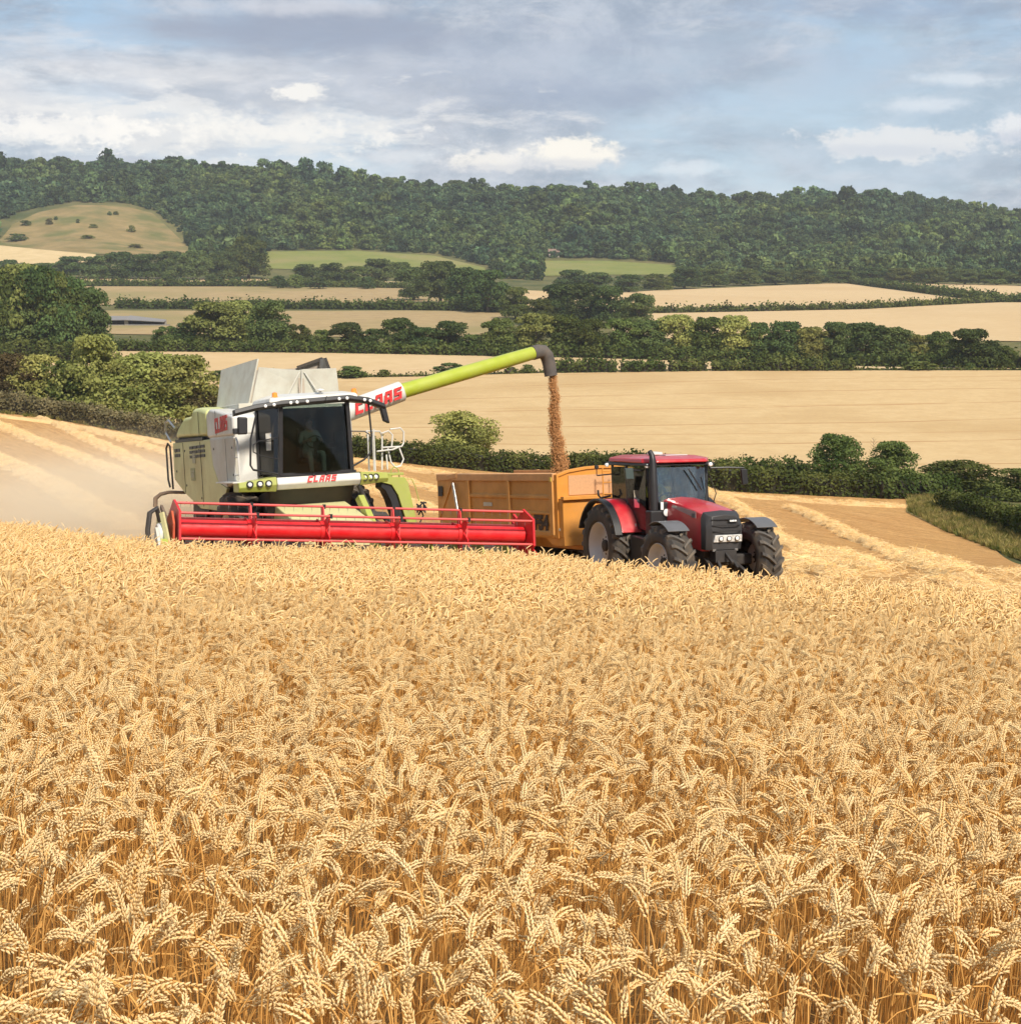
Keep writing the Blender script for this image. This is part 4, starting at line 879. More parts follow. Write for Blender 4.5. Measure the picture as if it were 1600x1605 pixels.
gp_ = np.array(gp_); scatter('verge_grass', gp_, rs.uniform(0, 6.28, len(gp_)), np.repeat(rs.uniform(.45, 1.0, (len(gp_), 1)), 3, 1), rs.integers(0, 5, len(gp_)), GR, kind='stuff', label='tall dry grass on the verge and at the hedge foot', category='grass')
# ------------------------------------------------------------------ machine materials
DUST = (.45, .35, .22)
M_olive = mat('combine green', (.36, .40, .07), .42, var=.06, scale=2, coat=.3, dirt=DUST, dirt_scale=1.2, dirt_amt=.35)
M_oliveD = mat('combine green dusty', (.62, .60, .30), .55, var=.06, scale=2, dirt=DUST, dirt_scale=.9, dirt_amt=.45)
M_lime = mat('auger green', (.36, .42, .03), .35, var=.05, coat=.4, dirt=DUST, dirt_scale=1.5, dirt_amt=.15)
M_white = mat('machine white', (.66, .65, .61), .42, var=.05, coat=.2, dirt=DUST, dirt_scale=1.9, dirt_amt=.36)
M_offw = mat('grey white panel', (.55, .535, .47), .5, var=.05, dirt=DUST, dirt_scale=1.0, dirt_amt=.35)
M_hood = mat('hood green', (.60, .62, .25), .45, var=.06, coat=.2, dirt=DUST, dirt_scale=1.0, dirt_amt=.35)
M_tank = mat('tank sheet', (.56, .55, .47), .55, var=.07, dirt=(.40, .33, .24), dirt_scale=2.5, dirt_amt=.4)
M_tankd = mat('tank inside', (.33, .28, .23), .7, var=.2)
M_black = mat('black plastic', (.018, .017, .018), .45, var=.2)
M_dark = mat('dark metal', (.030, .026, .024), .6, var=.3, dirt=(.12, .09, .06), dirt_amt=.4)
M_red = mat('reel red', (.66, .006, .012), .38, var=.06, coat=.12, dirt=(.45, .10, .06), dirt_scale=3, dirt_amt=.2)
M_redp = mat('reel bar pale red', (.62, .10, .09), .4, var=.1)
M_redt = mat('lettering red', (.58, .03, .03), .45, var=.05)
M_rubber = mat('tyre rubber', (.030, .028, .027), .75, var=.25, dirt=(.17, .125, .08), dirt_scale=4, dirt_amt=.5)
M_lug = mat('tyre lug', (.075, .068, .062), .7, var=.25, dirt=(.22, .17, .11), dirt_scale=5, dirt_amt=.6)
M_rim = mat('grey rim', (.56, .55, .54), .45, .1, var=.08, dirt=(.30, .23, .15), dirt_amt=.4)
M_steel = mat('bare steel', (.45, .44, .42), .3, .9, var=.1)
M_lamp = mat('lamp glass', (.85, .85, .82), .08, var=.02, spec=.8, coat=1)
M_amber = mat('amber beacon', (.85, .30, .03), .2, var=.05, coat=1)
M_cabglass = mat_glass('combine glass', (.46, .51, .48), refl=.8)
M_cabglassd = mat_glass('combine side glass', (.34, .38, .38), refl=1.0)
M_seat = mat('seat cloth', (.05, .05, .055), .9, var=.2)
M_brown = mat('old steel brown', (.16, .11, .075), .7, var=.3, dirt=(.30, .20, .11), dirt_amt=.5)
M_skin = mat('skin', (.50, .30, .20), .55, var=.05); M_hair = mat('hair', (.05, .035, .025), .7, var=.2)
M_shirt = mat('blue grey shirt', (.30, .34, .34), .85, var=.15); M_jeans = mat('pale trousers', (.42, .46, .46), .85, var=.15)
M_hivis = mat('yellow jacket', (.70, .60, .10), .8, var=.1); M_trou = mat('dark trousers', (.05, .055, .07), .85, var=.15)

def tyre(parent, c, R_, wd, rim_r, side, nl=18, name='wheel', steer=0):
    """wheel > tyre, lugs, rim, hub; axis along x, side = -1 faces -x"""
    e = bpy.data.objects.new(name, None); COL.objects.link(e); e.parent = parent; e.location = c; e.rotation_euler.z = rad(steer)
    h = wd/2; r0 = R_-.05
    MB().lathe([(-h*.72, rim_r), (-h*.95, rim_r+.06), (-h, (rim_r+r0)/2), (-h*.93, r0-.07), (-h*.7, r0), (0, r0+.015), (h*.7, r0), (h*.93, r0-.07), (h, (rim_r+r0)/2), (h*.95, rim_r+.06), (h*.72, rim_r)], (0, 0, 0), 'x', 44, False).build('tyre', M_rubber, e, smooth=True)
    b = MB()
    for k in range(nl):
        for sg in (-1, 1):
            a0 = 2*pi*(k+(.5 if sg > 0 else 0))/nl; rings = []
            for t in np.linspace(0, 1, 6):
                x = sg*(-.02+t*h*1.0); a = a0+.28*(1-t)**1.25*(18/nl)**.6; rt_ = r0+.015-.02*t; rt_ -= .05*max(0, t-.75)*4
                w = .034+.012*t; rr = (rt_-.02, rt_+.06)
                rings.append([(x, q*cos(a+s_*w/R_*1.0), q*sin(a+s_*w/R_*1.0)) for q, s_ in ((rr[0], -1.3), (rr[1], -.8), (rr[1], .8), (rr[0], 1.3))])
            b.loft(rings)
    b.build('tread_lugs', M_lug, e)
    r = rim_r; s = side
    MB().lathe([(s*h*.80, r*1.03), (s*h*.88, r*1.0), (s*h*.74, r*.92), (s*h*.35, r*.86), (s*h*.12, r*.80), (s*h*.08, r*.66), (s*h*.22, r*.44), (s*h*.28, r*.34), (s*h*.28, .0001)], (0, 0, 0), 'x', 36, False).build('rim', M_rim, e, smooth=True)
    hb = MB().lathe([(s*h*.2, r*.26), (s*h*.45, r*.24), (s*h*.5, r*.16), (s*h*.5, .0001)], (0, 0, 0), 'x', 18)
    for k in range(8): a = k*pi/4; hb.cyl((s*h*.2, r*.36*cos(a), r*.36*sin(a)), (s*h*.32, r*.36*cos(a), r*.36*sin(a)), .02, 6)
    hb.build('hub', M_dark, e, smooth=True)
    return e

def seated_person(name, label, loc, M, top, legs, scale=1.0):
    """sitting driver, hands on the wheel; faces -y"""
    J = {'pel': (0, 0, .10, .145, .11), 'sp': (0, -.02, .32, .13, .10), 'ch': (0, -.03, .50, .165, .115), 'nk': (0, -.03, .63, .062, .06), 'hd0': (0, -.05, .70, .072, .085), 'hd1': (0, -.055, .80, .08, .10), 'hd2': (0, -.045, .88, .05, .06)}
    for s in (-1, 1):
        k = 'L' if s < 0 else 'R'
        J.update({f'sh{k}': (s*.17, -.03, .55, .062, .06), f'el{k}': (s*.25, -.13, .33, .046, .045), f'wr{k}': (s*.17, -.36, .38, .033, .03), f'hn{k}': (s*.14, -.43, .40, .032, .028),
                  f'hp{k}': (s*.10, -.05, .07, .10, .09), f'kn{k}': (s*.15, -.47, .10, .068, .07), f'an{k}': (s*.14, -.52, -.33, .046, .05), f'ft{k}': (s*.15, -.68, -.38, .042, .035)})
    E = [('pel', 'sp'), ('sp', 'ch'), ('ch', 'nk'), ('nk', 'hd0'), ('hd0', 'hd1'), ('hd1', 'hd2')]
    for k in 'LR': E += [('ch', f'sh{k}'), (f'sh{k}', f'el{k}'), (f'el{k}', f'wr{k}'), (f'wr{k}', f'hn{k}'), ('pel', f'hp{k}'), (f'hp{k}', f'kn{k}'), (f'kn{k}', f'an{k}'), (f'an{k}', f'ft{k}')]
    # five fingers per hand, curled round the wheel rim
    for s, k in ((-1, 'L'), (1, 'R')):
        for i in range(4):
            a, b = f'f{k}{i}a', f'f{k}{i}b'; dz = .028-.019*i
            J[a] = (s*.125, -.475+.004*i, .40+dz, .0095, .0095); J[b] = (s*.10, -.478+.004*i, .375+dz, .0085, .0085); E += [(f'hn{k}', a), (a, b)]
        J[f't{k}a'] = (s*.115, -.43, .425, .011, .011); J[f't{k}b'] = (s*.095, -.455, .43, .0095, .0095); E += [(f'hn{k}', f't{k}a'), (f't{k}a', f't{k}b')]
    nm = list(J); me = bpy.data.meshes.new('p'); me.from_pydata([J[k][:3] for k in nm], [(nm.index(a), nm.index(b)) for a, b in E], [])
    o = bpy.data.objects.new('p', me); COL.objects.link(o); o.modifiers.new('s', 'SKIN')
    for i, k in enumerate(nm): me.skin_vertices[0].data[i].radius = J[k][3:]; me.skin_vertices[0].data[i].use_root = (k == 'pel')
    sb = o.modifiers.new('d', 'SUBSURF'); sb.levels = 2
    dg = bpy.context.evaluated_depsgraph_get(); m2 = bpy.data.meshes.new_from_object(o.evaluated_get(dg)); bpy.data.objects.remove(o)
    m2.materials.clear(); [m2.materials.append(x) for x in (top, legs, M_skin, M_black)]
    keys = {k: (0 if k in ('sp', 'ch') or k[:2] in ('sh', 'el') else 1 if k == 'pel' or k[:2] in ('hp', 'kn') else 3 if k[:2] in ('ft',) else 1 if k[:2] == 'an' else 2) for k in nm}
    P = np.array([J[k][:3] for k in nm]); kk = [keys[k] for k in nm]
    for p in m2.polygons: p.material_index = kk[int(np.argmin(((P-np.array(p.center))**2).sum(1)))]; p.use_smooth = True
    m2.name = name; b = link(name, m2); b.matrix_basis = M; tag(b, label, 'person')
    h = MB(); h.lathe([(-.0, .088), (.03, .095), (.07, .09), (.10, .066), (.118, .02)], (0, -.035, .80), 'z', 18)
    h.build('hair', M_hair, b, smooth=True)
    f = MB(); f.add([(-.012, -.15, .775), (.012, -.15, .775), (0, -.172, .78), (0, -.148, .81)], [(0, 1, 2), (1, 3, 2), (3, 0, 2)]); f.build('nose', M_skin, b, smooth=True)
    ey = MB(); [ey.box((s*.03, -.147, .805), (.02, .01, .01)) for s in (-1, 1)]; ey.build('eyes', M_black, b)
    return b

# ------------------------------------------------------------------ combine harvester
def logo(parent, M, h, w, shear, t=.006):
    """heavy block letters CLAAS, h high and w wide"""
    G = {'C': [(0, .28, 0, 1), (.28, .8, .74, 1), (.28, .8, 0, .26)], 'L': [(0, .28, 0, 1), (.28, .76, 0, .26)],
         'A': [(0, .28, 0, .74), (.52, .8, 0, 1), (.10, .52, .74, 1), (.28, .52, .27, .48)],
         'S': [(0, .8, .78, 1), (0, .28, .61, .78), (0, .8, .39, .61), (.52, .8, .22, .39), (0, .8, 0, .22)]}
    b = MB(); k = w/4.9
    for i, c in enumerate('CLAAS'):
        for x0, x1, z0, z1 in G[c]:
            q = [((i*1.0+x+shear*z*1.2-2.4)*k, (z-.5)*h) for x, z in ((x0, z0), (x1, z0), (x1, z1), (x0, z1))]
            b.prism(q, 2, 0, t)
    o = b.build('brand_lettering', M_redt, parent); o.matrix_basis = M; return o
CO = Vector((-4.95, 34.5, plane_z(-4.95, 34.5))); CM = Matrix.Translation(CO) @ R3(25, -7.5, 0).to_4x4()
cb = thing('combine_harvester', 'green and white combine harvester with red reel cutting wheat', 'combine harvester', M=CM)
P_ = lambda *a: Vector(a)
# body
MB().prism([(4.9, 3.1), (5.0, 2.2), (4.0, 1.9), (2.4, 1.6), (.6, 1.55), (-.2, 2.0), (-1.05, 2.1), (-1.05, 3.5), (3.9, 3.5)], 0, -1.45, 1.15).build('body', M_dark, cb)
MB().prism([(-1.1, 2.12), (-1.1, 3.6), (-.9, 3.66), (1.2, 3.62), (1.2, 3.0), (0, 2.12)], 0, -1.5, 1.2).build('front_wall', M_white, cb, .04)
MB().prism([(5.0, 3.13), (5.06, 2.2), (4.05, 1.87), (2.4, 1.5), (.6, 1.48), (.1, 1.72), (-.2, 2.0), (.5, 2.13), (.92, 2.5), (1.1, 3.13)], 0, -1.52, -1.44).build('side_panel', M_oliveD, cb, .02, label='dusty olive side panel')
MB().prism([(5.0, 3.13), (5.06, 2.2), (4.05, 1.87), (2.4, 1.5), (.6, 1.48), (.1, 1.72), (-.2, 2.0), (.5, 2.13), (.92, 2.5), (1.1, 3.13)], 0, 1.44, 1.52).build('side_panel', M_oliveD, cb, .02)
for x0, x1 in ((-1.525, -1.44),):
    MB().prism([(1.085, 3.13), (.9, 2.5), (.48, 2.145), (-.2, 2.02), (-1.1, 2.13), (-1.1, 3.13)], 0, x0, x1).build('front_side_panel', M_offw, cb, .02)
MB().prism([(-1.12, 3.16), (-1.12, 3.6), (.4, 3.78), (.95, 3.82), (1.25, 3.72), (1.25, 3.16)], 0, -1.54, -.9).build('upper_panel', M_white, cb, .07, seg=3)
MB().prism([(.1, 3.16), (.1, 3.7), (.4, 3.78), (.95, 3.82), (1.25, 3.72), (1.25, 3.16)], 0, .9, 1.54).build('upper_panel', M_white, cb, .07, seg=3)
MB().prism([(1.27, 3.2), (1.27, 3.82), (2.0, 3.9), (2.62, 3.9), (2.78, 3.74), (3.6, 3.72), (4.3, 3.5), (4.78, 3.24)], 0, -1.53, 1.53).build('rear_hood', M_hood, cb, .16, seg=4)
for y0, z0, z1 in ((2.05, 1.56, 3.10), (3.85, 1.86, 3.10), (-.35, 2.05, 3.10), (.35, 3.2, 3.76), (2.0, 3.22, 3.8)): MB().box((-1.5255 if z0 < 3.2 else -1.542, y0, (z0+z1)/2), (.008, .014, z1-z0)).build('panel_seam', M_dark, cb)
for y0, z0 in ((4.7, 2.4), (4.7, 2.9), (2.2, 1.75), (2.2, 2.9), (3.7, 2.9), (3.7, 2.05), (.75, 2.9), (-.9, 2.9), (-.9, 2.3)): MB().lathe([(.0, .03), (-.012, .028), (-.014, .0001)], (-1.522, y0, z0), 'x', 10).build('panel_catch', M_black, cb, smooth=True)
sl = MB(); sl.box((-1.5, 3.2, 3.16), (.06, 2.9, .07)); sl.build('hood_gap', M_black, cb)
for r in range(3):
    for k in range(4):
        MB().box((-1.525, 1.78+k*.40, 2.985-r*.11-.006*k), (.02, .34, .07)).build('louvre', M_black, cb)
for r in range(2):
    for k in range(2): MB().box((-1.525, 4.35+k*.32, 2.93-r*.13), (.02, .26, .08)).build('louvre', M_black, cb)
logo(cb, frame((-1.545, -.12, 3.44), (0, -1, .05), (0, 0, 1)), .34, 1.15, .15)
MB().box((-1.53, 2.95, 2.32), (.01, .42, .30)).build('model_plate', mat('plate olive', (.33, .33, .17), .6), cb)
text_part('560', .24, mat('pale number', (.44, .43, .30), .6), cb, frame((-1.537, 2.95, 2.32), (0, -1, 0), (0, 0, 1)), 'model_number', 0, .006)
MB().box((-1.53, 2.75, 2.72), (.01, .30, .26)).build('emblem_plate', mat('plate pale', (.42, .41, .28), .6), cb)
# grain tank with opened flaps
MB().box((.2, 1.25, 3.72), (2.5, 2.3, .35)).build('tank_base', M_tank, cb, .02)
MB().plate([(-.80, .25, 3.75), (-.98, 2.45, 3.75), (-.76, 2.55, 4.80), (-.50, .2, 4.90)], .035).build('tank_flap', M_tank, cb, label='tall left grain tank flap')
MB().plate([(-.74, .22, 3.8), (1.40, .22, 3.8), (1.30, .06, 4.62), (.52, .04, 4.62), (.40, .05, 4.60), (-.54, .06, 4.70)], .03).build('tank_flap', M_tank, cb, label='front grain tank flap with a folded seam')
for a, b in (((.42, .12, 3.85), (.46, .02, 4.6)), ((.0, .12, 3.85), (.40, .03, 4.55)), ((.95, .12, 3.9), (.52, .03, 4.55))):
    MB().bar(a, b, .03, .03).build('flap_seam', M_offw, cb)
MB().box((.45, .09, 4.2), (.14, .02, .75)).build('flap_fold', mat('fold stain', (.42, .36, .29), .7, dirt=(.25, .18, .12)), cb)
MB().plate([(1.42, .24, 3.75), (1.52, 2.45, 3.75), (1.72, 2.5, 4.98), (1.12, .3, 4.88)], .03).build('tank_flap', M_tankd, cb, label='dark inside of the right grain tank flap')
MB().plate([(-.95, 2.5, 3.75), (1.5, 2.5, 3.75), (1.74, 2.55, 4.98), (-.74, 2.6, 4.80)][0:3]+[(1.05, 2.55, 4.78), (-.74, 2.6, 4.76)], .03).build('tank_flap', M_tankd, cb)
rf = MB(); rf.bar((1.10, 2.45, 4.80), (1.74, 2.42, 5.0), .05, .07); rf.bar((1.74, 2.42, 5.0), (1.44, .22, 3.9), .03, .05); rf.bar((1.12, .26, 4.88), (1.44, .2, 3.85), .04, .05); rf.build('flap_frame', M_dark, cb)
# under body, feeder house, axle
MB().prism([(-1.8, 1.98), (-.2, 1.7), (4.5, 1.5), (4.5, 1.0), (-.4, .8), (-1.0, 1.0)], 0, -.95, .95).build('chassis', M_dark, cb)
MB().prism([(-.7, 1.75), (-3.35, 1.15), (-3.45, .5), (-.7, .8)], 0, -.78, .82).build('feeder_house', M_oliveD, cb, .03)
MB().prism([(-2.05, 1.62), (-2.3, 1.72), (-3.3, .9), (-3.2, .72)], 0, .84, .98).build('feeder_arm', M_olive, cb, .02)
MB().cyl((-1.2, 0, .92), (1.2, 0, .92), .16, 14).build('axle', M_dark, cb)
for s in (-1, 1): tyre(cb, (s*1.30, -.35, .95), .95, .72, .5, s, 17, 'front_wheel')
for s in (-1, 1): tyre(cb, (s*1.2, 4.1, .63-.02), .62, .45, .33, s, 15, 'rear_wheel')
MB().box((0, 4.1, .7), (2.2, .2, .2)).build('rear_axle', M_dark, cb)
MB().prism([(3.2, 1.7), (5.3, 1.9), (5.5, 1.1), (4.6, .9)], 0, -1.0, 1.0).build('straw_chopper', M_dark, cb)
# platform front panel with lamps
MB().prism([(-2.02, 2.2), (-2.06, 2.05), (-1.95, 1.93), (-1.5, 1.93), (-1.5, 2.2)], 0, -.88, 1.02).build('platform_panel', M_white, cb, .03)
MB().loft([[(-.885, -2.02, 2.22), (-.885, -2.05, 2.05), (-.885, -1.95, 1.90), (-.885, -1.4, 1.90), (-.885, -1.4, 2.22)], [(-1.68, -1.86, 2.13), (-1.68, -1.88, 2.02), (-1.68, -1.84, 1.93), (-1.68, -1.4, 1.93), (-1.68, -1.4, 2.13)]]).build('lamp_pod', M_olive, cb, .015)
MB().loft([[(1.025, -2.02, 2.22), (1.025, -2.05, 2.05), (1.025, -1.95, 1.92), (1.025, -1.4, 1.92), (1.025, -1.4, 2.22)], [(1.72, -1.86, 2.16), (1.72, -1.88, 2.04), (1.72, -1.84, 1.96), (1.72, -1.4, 1.96), (1.72, -1.4, 2.16)]]).build('lamp_pod', M_olive, cb, .015)
for x in (-1.45, -1.24, -1.06, 1.12, 1.26, 1.40):
    y = -2.045+(abs(x)-.9)*.2
    l = MB().lathe([(.05, .075), (-.02, .075), (-.02, .06), (.0, .055), (0, .0001)], (x, y, 2.085), 'y', 16).build('lamp_ring', M_black, cb, smooth=True)
    MB().lathe([(.01, .055), (-.012, .04), (-.018, .0001)], (x, y, 2.085), 'y', 14).build('headlamp', M_lamp, cb, smooth=True)
logo(cb, frame((.10, -2.058, 2.125), (1, 0, 0), (0, .15, 1)), .14, .66, .3)
# cab
MB().box((.03, -1.5, 2.24), (1.8, 1.0, .06)).build('cab_floor', M_black, cb)
MB().box((.03, -1.12, 2.95), (1.9, .06, 1.5)).build('cab_rear_wall', mat('cab lining', (.035, .04, .034), .9), cb)
pil = [((-.78, -1.97, 2.24), (-.70, -2.03, 3.74)), ((.84, -1.97, 2.24), (.80, -2.03, 3.78)), ((-1.0, -1.14, 2.24), (-.98, -1.14, 3.72)), ((1.04, -1.14, 2.24), (1.04, -1.14, 3.76))]
for a, b in pil: MB().bar(a, b, .09, .09, (0, 1, 0)).build('cab_pillar', M_black, cb, .015)
MB().box((.03, -1.98, 2.25), (1.62, .07, .07)).build('cab_sill', M_black, cb)
rings = []
for t in np.linspace(0, 1, 9):
    x = -.76+1.58*t; bow = -.10*(1-(2*t-1)**2)
    rings.append([(x, -1.96+bow, 2.27), (x*.96, -2.0+bow*1.1, 3.0), (x*.93, -2.02+bow, 3.74), (x*.93, -2.012+bow, 3.74), (x*.96, -1.992+bow*1.1, 3.0), (x, -1.952+bow, 2.27)])
MB().loft(rings).build('windscreen', M_cabglass, cb, smooth=True)
MB().plate([(-.80, -1.93, 2.27), (-1.0, -1.18, 2.27), (-.98, -1.18, 3.72), (-.74, -1.97, 3.74)], .01).build('side_window', M_cabglassd, cb)
MB().plate([(.86, -1.93, 2.27), (1.04, -1.18, 2.27), (1.04, -1.18, 3.76), (.83, -1.97, 3.76)], .01).build('side_window', M_cabglassd, cb)
MB().bar((-.86, -1.72, 3.0), (-.98, -1.3, 3.0), .02, .02).build('door_handle', M_black, cb)
# roof and visor
MB().loft([[(-1.0, -2.22, 3.80), (1.02, -2.22, 3.86), (1.02, -.8, 3.86), (-1.0, -.8, 3.80)], [(-.96, -2.16, 3.90), (.98, -2.16, 3.95), (.98, -.8, 3.95), (-.96, -.8, 3.90)], [(-.7, -1.9, 3.99), (.75, -1.9, 4.01), (.75, -.9, 4.01), (-.7, -.9, 3.99)]]).build('cab_roof', M_white, cb, .03)
v = MB()
vp = [(-1.76, 3.64), (-1.3, 3.735), (-.72, 3.80), (.06, 3.83), (.80, 3.86), (1.25, 3.79), (1.62, 3.64)]
rings = [[(x, -2.20, z+.05), (x, -2.24, z-.03), (x, -2.20, z-.09), (x, -1.7 if abs(x) < 1.1 else -2.02, z-.09), (x, -1.7 if abs(x) < 1.1 else -2.02, z+.04)] for x, z in vp]
v.loft(rings).build('visor', M_black, cb, .012)
for x in (-1.09, -.90, -.53, -.39, -.16, .56, .74, 1.14, 1.27):
    z = np.interp(x, [a for a, b in vp], [b for a, b in vp])-.02
    MB().lathe([(.02, .034), (-.015, .034), (-.022, .02), (-.026, .0001)], (x, -2.235, z), 'y', 12).build('work_lamp', M_lamp, cb, smooth=True)
for x, z in ((-.82, 3.90), (.97, 3.93)):
    MB().lathe([(0, .075), (.03, .075), (.035, .065), (.12, .055), (.14, .0001)], (x, -2.05, z), 'z', 14).build('beacon', M_amber, cb, smooth=True)
MB().lathe([(0, .03), (.05, .03), (.06, .10), (.085, .09), (.11, .0001)], (.2, -2.05, 3.97), 'z', 14).build('antenna_dome', M_white, cb, smooth=True)
MB().tube([(.24, -2.26, 3.82), (.27, -2.28, 3.9)], .008, 6).build('roof_cable', M_black, cb)
# mirrors and their guard rails
MB().prism([(-1.70, 3.16), (-1.50, 3.16), (-1.48, 3.52), (-1.68, 3.54)], 1, -2.2, -2.06).build('mirror', M_black, cb, .03)
MB().prism([(-1.80, 3.18), (-1.70, 3.18), (-1.70, 3.30), (-1.80, 3.30)], 1, -2.18, -2.08).build('small_mirror', M_black, cb, .02)
MB().prism([(1.58, 3.30), (1.72, 3.24), (1.64, 3.66), (1.50, 3.66)], 1, -2.2, -2.06).build('mirror', M_black, cb, .03)
MB().tube([(-1.24, -2.1, 3.66), (-1.42, -2.1, 3.05), (-1.46, -2.1, 2.5), (-1.40, -2.08, 2.40), (-.85, -2.02, 2.28)], .022, 8).build('guard_rail', M_black, cb, smooth=True)
MB().tube([(-.8, -2.0, 3.06), (-1.25, -2.08, 3.0), (-1.37, -2.1, 2.93), (-1.38, -2.1, 2.78), (-1.2, -2.08, 2.68), (-.82, -2.0, 2.60)], .014, 7).build('guard_loop', M_black, cb, smooth=True)
MB().tube([(1.27, -2.1, 3.72), (1.30, -2.1, 3.0), (1.26, -2.1, 2.62), (1.1, -2.08, 2.48), (.85, -2.02, 2.35)], .022, 8).build('guard_rail', M_black, cb, smooth=True)
MB().tube([(.86, -2.0, 3.12), (1.15, -2.08, 3.10), (1.26, -2.1, 3.02), (1.24, -2.1, 2.86)], .014, 7).build('guard_loop', M_black, cb, smooth=True)
# cab inside
MB().box((.1, -1.33, 2.52), (.5, .45, .14)).build('seat', M_seat, cb, .04)
MB().box((.1, -1.2, 2.9), (.48, .1, .7)).build('seat_back', M_seat, cb, .04)
sw = MB(); sw.tube([(.1+.17*cos(a), -1.74-.05*sin(a), 2.93+.13*sin(a)) for a in np.linspace(0, 2*pi, 25)], .014, 6); sw.cyl((.1, -1.85, 2.3), (.1, -1.75, 2.92), .035, 8); sw.bar((-.05, -1.74, 2.93), (.25, -1.74, 2.93), .02, .02)
sw.build('steering_wheel', M_black, cb, smooth=True)
MB().box((.58, -1.45, 2.72), (.16, .5, .14)).box((.66, -1.7, 3.0), (.2, .05, .26)).build('console', M_black, cb, .02)
MB().box((.72, -1.35, 2.6), (.24, .4, .6)).build('cool_box', M_dark, cb, .03)
seated_person('person', 'driver in a grey-blue shirt and pale trousers at the combine wheel', None, CM @ Matrix.Translation((.1, -1.38, 2.58)), M_shirt, M_jeans)
# access ladder on the left, rear grab rails
lad = MB()
lad.tube([(-1.6, -1.32, 2.2), (-1.6, -1.38, 2.95), (-1.6, -1.45, 3.08), (-1.6, -1.58, 3.10), (-1.6, -1.68, 3.0), (-1.6, -1.72, 2.2)], .022, 7)
for z in (2.30, 2.68): lad.cyl((-1.6, -1.32, z), (-1.6, -1.70, z), .014, 7)
lad.build('side_handrail', M_white, cb, smooth=True)
MB().box((-1.6, -1.0, 2.14), (.35, 1.5, .035)).build('side_step', M_white, cb, .01)
rr = MB(); rr.tube([(-1.58, 5.35, 2.0), (-1.60, 5.42, 2.2), (-1.60, 5.42, 3.0), (-1.58, 5.3, 3.12), (-1.55, 5.2, 3.05), (-1.55, 5.15, 1.95)], .026, 7); rr.build('rear_rail', M_dark, cb, smooth=True)
MB().tube([(-1.55, 5.05, 3.15), (-1.58, 5.45, 3.4), (-1.58, 5.42, 3.66), (-1.55, 5.2, 3.72), (-1.5, 4.75, 3.5)], .024, 7).build('rear_rail', M_steel, cb, smooth=True)
MB().tube([(-1.3, 4.9, 1.85), (-1.65, 5.2, 1.88), (-1.85, 5.3, 1.84), (-1.98, 5.32, 1.74), (-2.0, 5.32, 1.52)], [.04, .045, .05, .06, .06], 9).build('rear_lamp_arm', M_brown, cb, smooth=True)
# right platform rails (white) and folded green ladder
wr = [[(1.62, -.9, 2.2), (1.64, -.9, 3.05), (1.72, -.6, 3.12), (2.15, -.3, 3.10), (2.2, -.3, 2.98), (2.15, -.3, 2.2)],
      [(1.66, -1.2, 2.2), (1.68, -1.2, 3.15)], [(1.85, -.6, 2.2), (1.87, -.6, 3.06)],
      [(2.15, -.4, 3.05), (2.40, -.2, 3.10), (2.50, -.2, 3.0), (2.46, -.2, 2.72)], [(2.1, -.5, 2.72), (2.75, -.1, 2.72), (2.84, 0, 2.80), (2.86, 0, 3.06), (2.78, 0, 3.16), (2.52, 0, 3.14)],
      [(1.95, -.6, 2.64), (2.45, -.3, 2.66), (2.66, -.2, 2.72)], [(2.36, -.2, 2.72), (2.42, -.2, 2.36), (2.52, -.2, 2.24), (2.66, -.2, 2.27), (2.74, -.2, 2.42), (2.66, -.15, 2.70)], [(2.28, -.3, 2.55), (2.29, -.3, 2.2)]]
for w in wr: MB().tube(w, .02, 7).build('platform_rail', M_white, cb, smooth=True)
MB().box((1.95, -.7, 2.1), (.75, 1.1, .06)).build('platform', M_olive, cb, .01)
g = MB().prism([(1.74, 2.12), (1.90, 2.16), (2.05, 2.04), (2.34, 2.02), (2.42, 1.9), (2.60, .85), (2.40, .72), (2.16, 1.62), (2.02, 1.86), (1.76, 1.94)], 1, -1.25, -1.05); g.build('ladder_arm', M_olive, cb, .012)
MB().prism([(1.80, 1.93), (2.0, 1.86), (2.14, 1.62), (2.38, .66), (2.22, .62), (1.98, 1.52), (1.88, 1.74), (1.78, 1.82)], 1, -1.20, -.78).build('ladder_treads', M_black, cb, .01)
MB().tube([(2.06, -1.15, 2.03), (2.06, -1.15, 2.2), (2.14, -1.15, 2.27), (2.24, -1.15, 2.2), (2.25, -1.15, 2.02)], .014, 6).build('ladder_handle', M_olive, cb, smooth=True)
MB().tube([(2.36, -1.15, 1.98), (2.55, -1.15, 1.96), (2.62, -1.15, 1.8), (2.7, -1.15, 1.45)], .012, 6).build('ladder_hose', M_olive, cb, smooth=True)
k = MB(); rk = random.Random(4)
for i in range(16): a = P_(2.70+rk.uniform(-.1, .12), -1.15+rk.uniform(-.1, .1), 1.32+rk.uniform(-.12, .12)); k.tube([a, a+P_(rk.uniform(-.12, .12), rk.uniform(-.1, .1), rk.uniform(-.12, .12))], .022, 5)
k.tube([(2.72, -1.15, 1.3), (2.78, -1.15, 1.1), (2.66, -1.15, .9), (2.66, -1.15, .8)], .018, 6); k.build('hose_couplings', M_dark, cb, smooth=True)
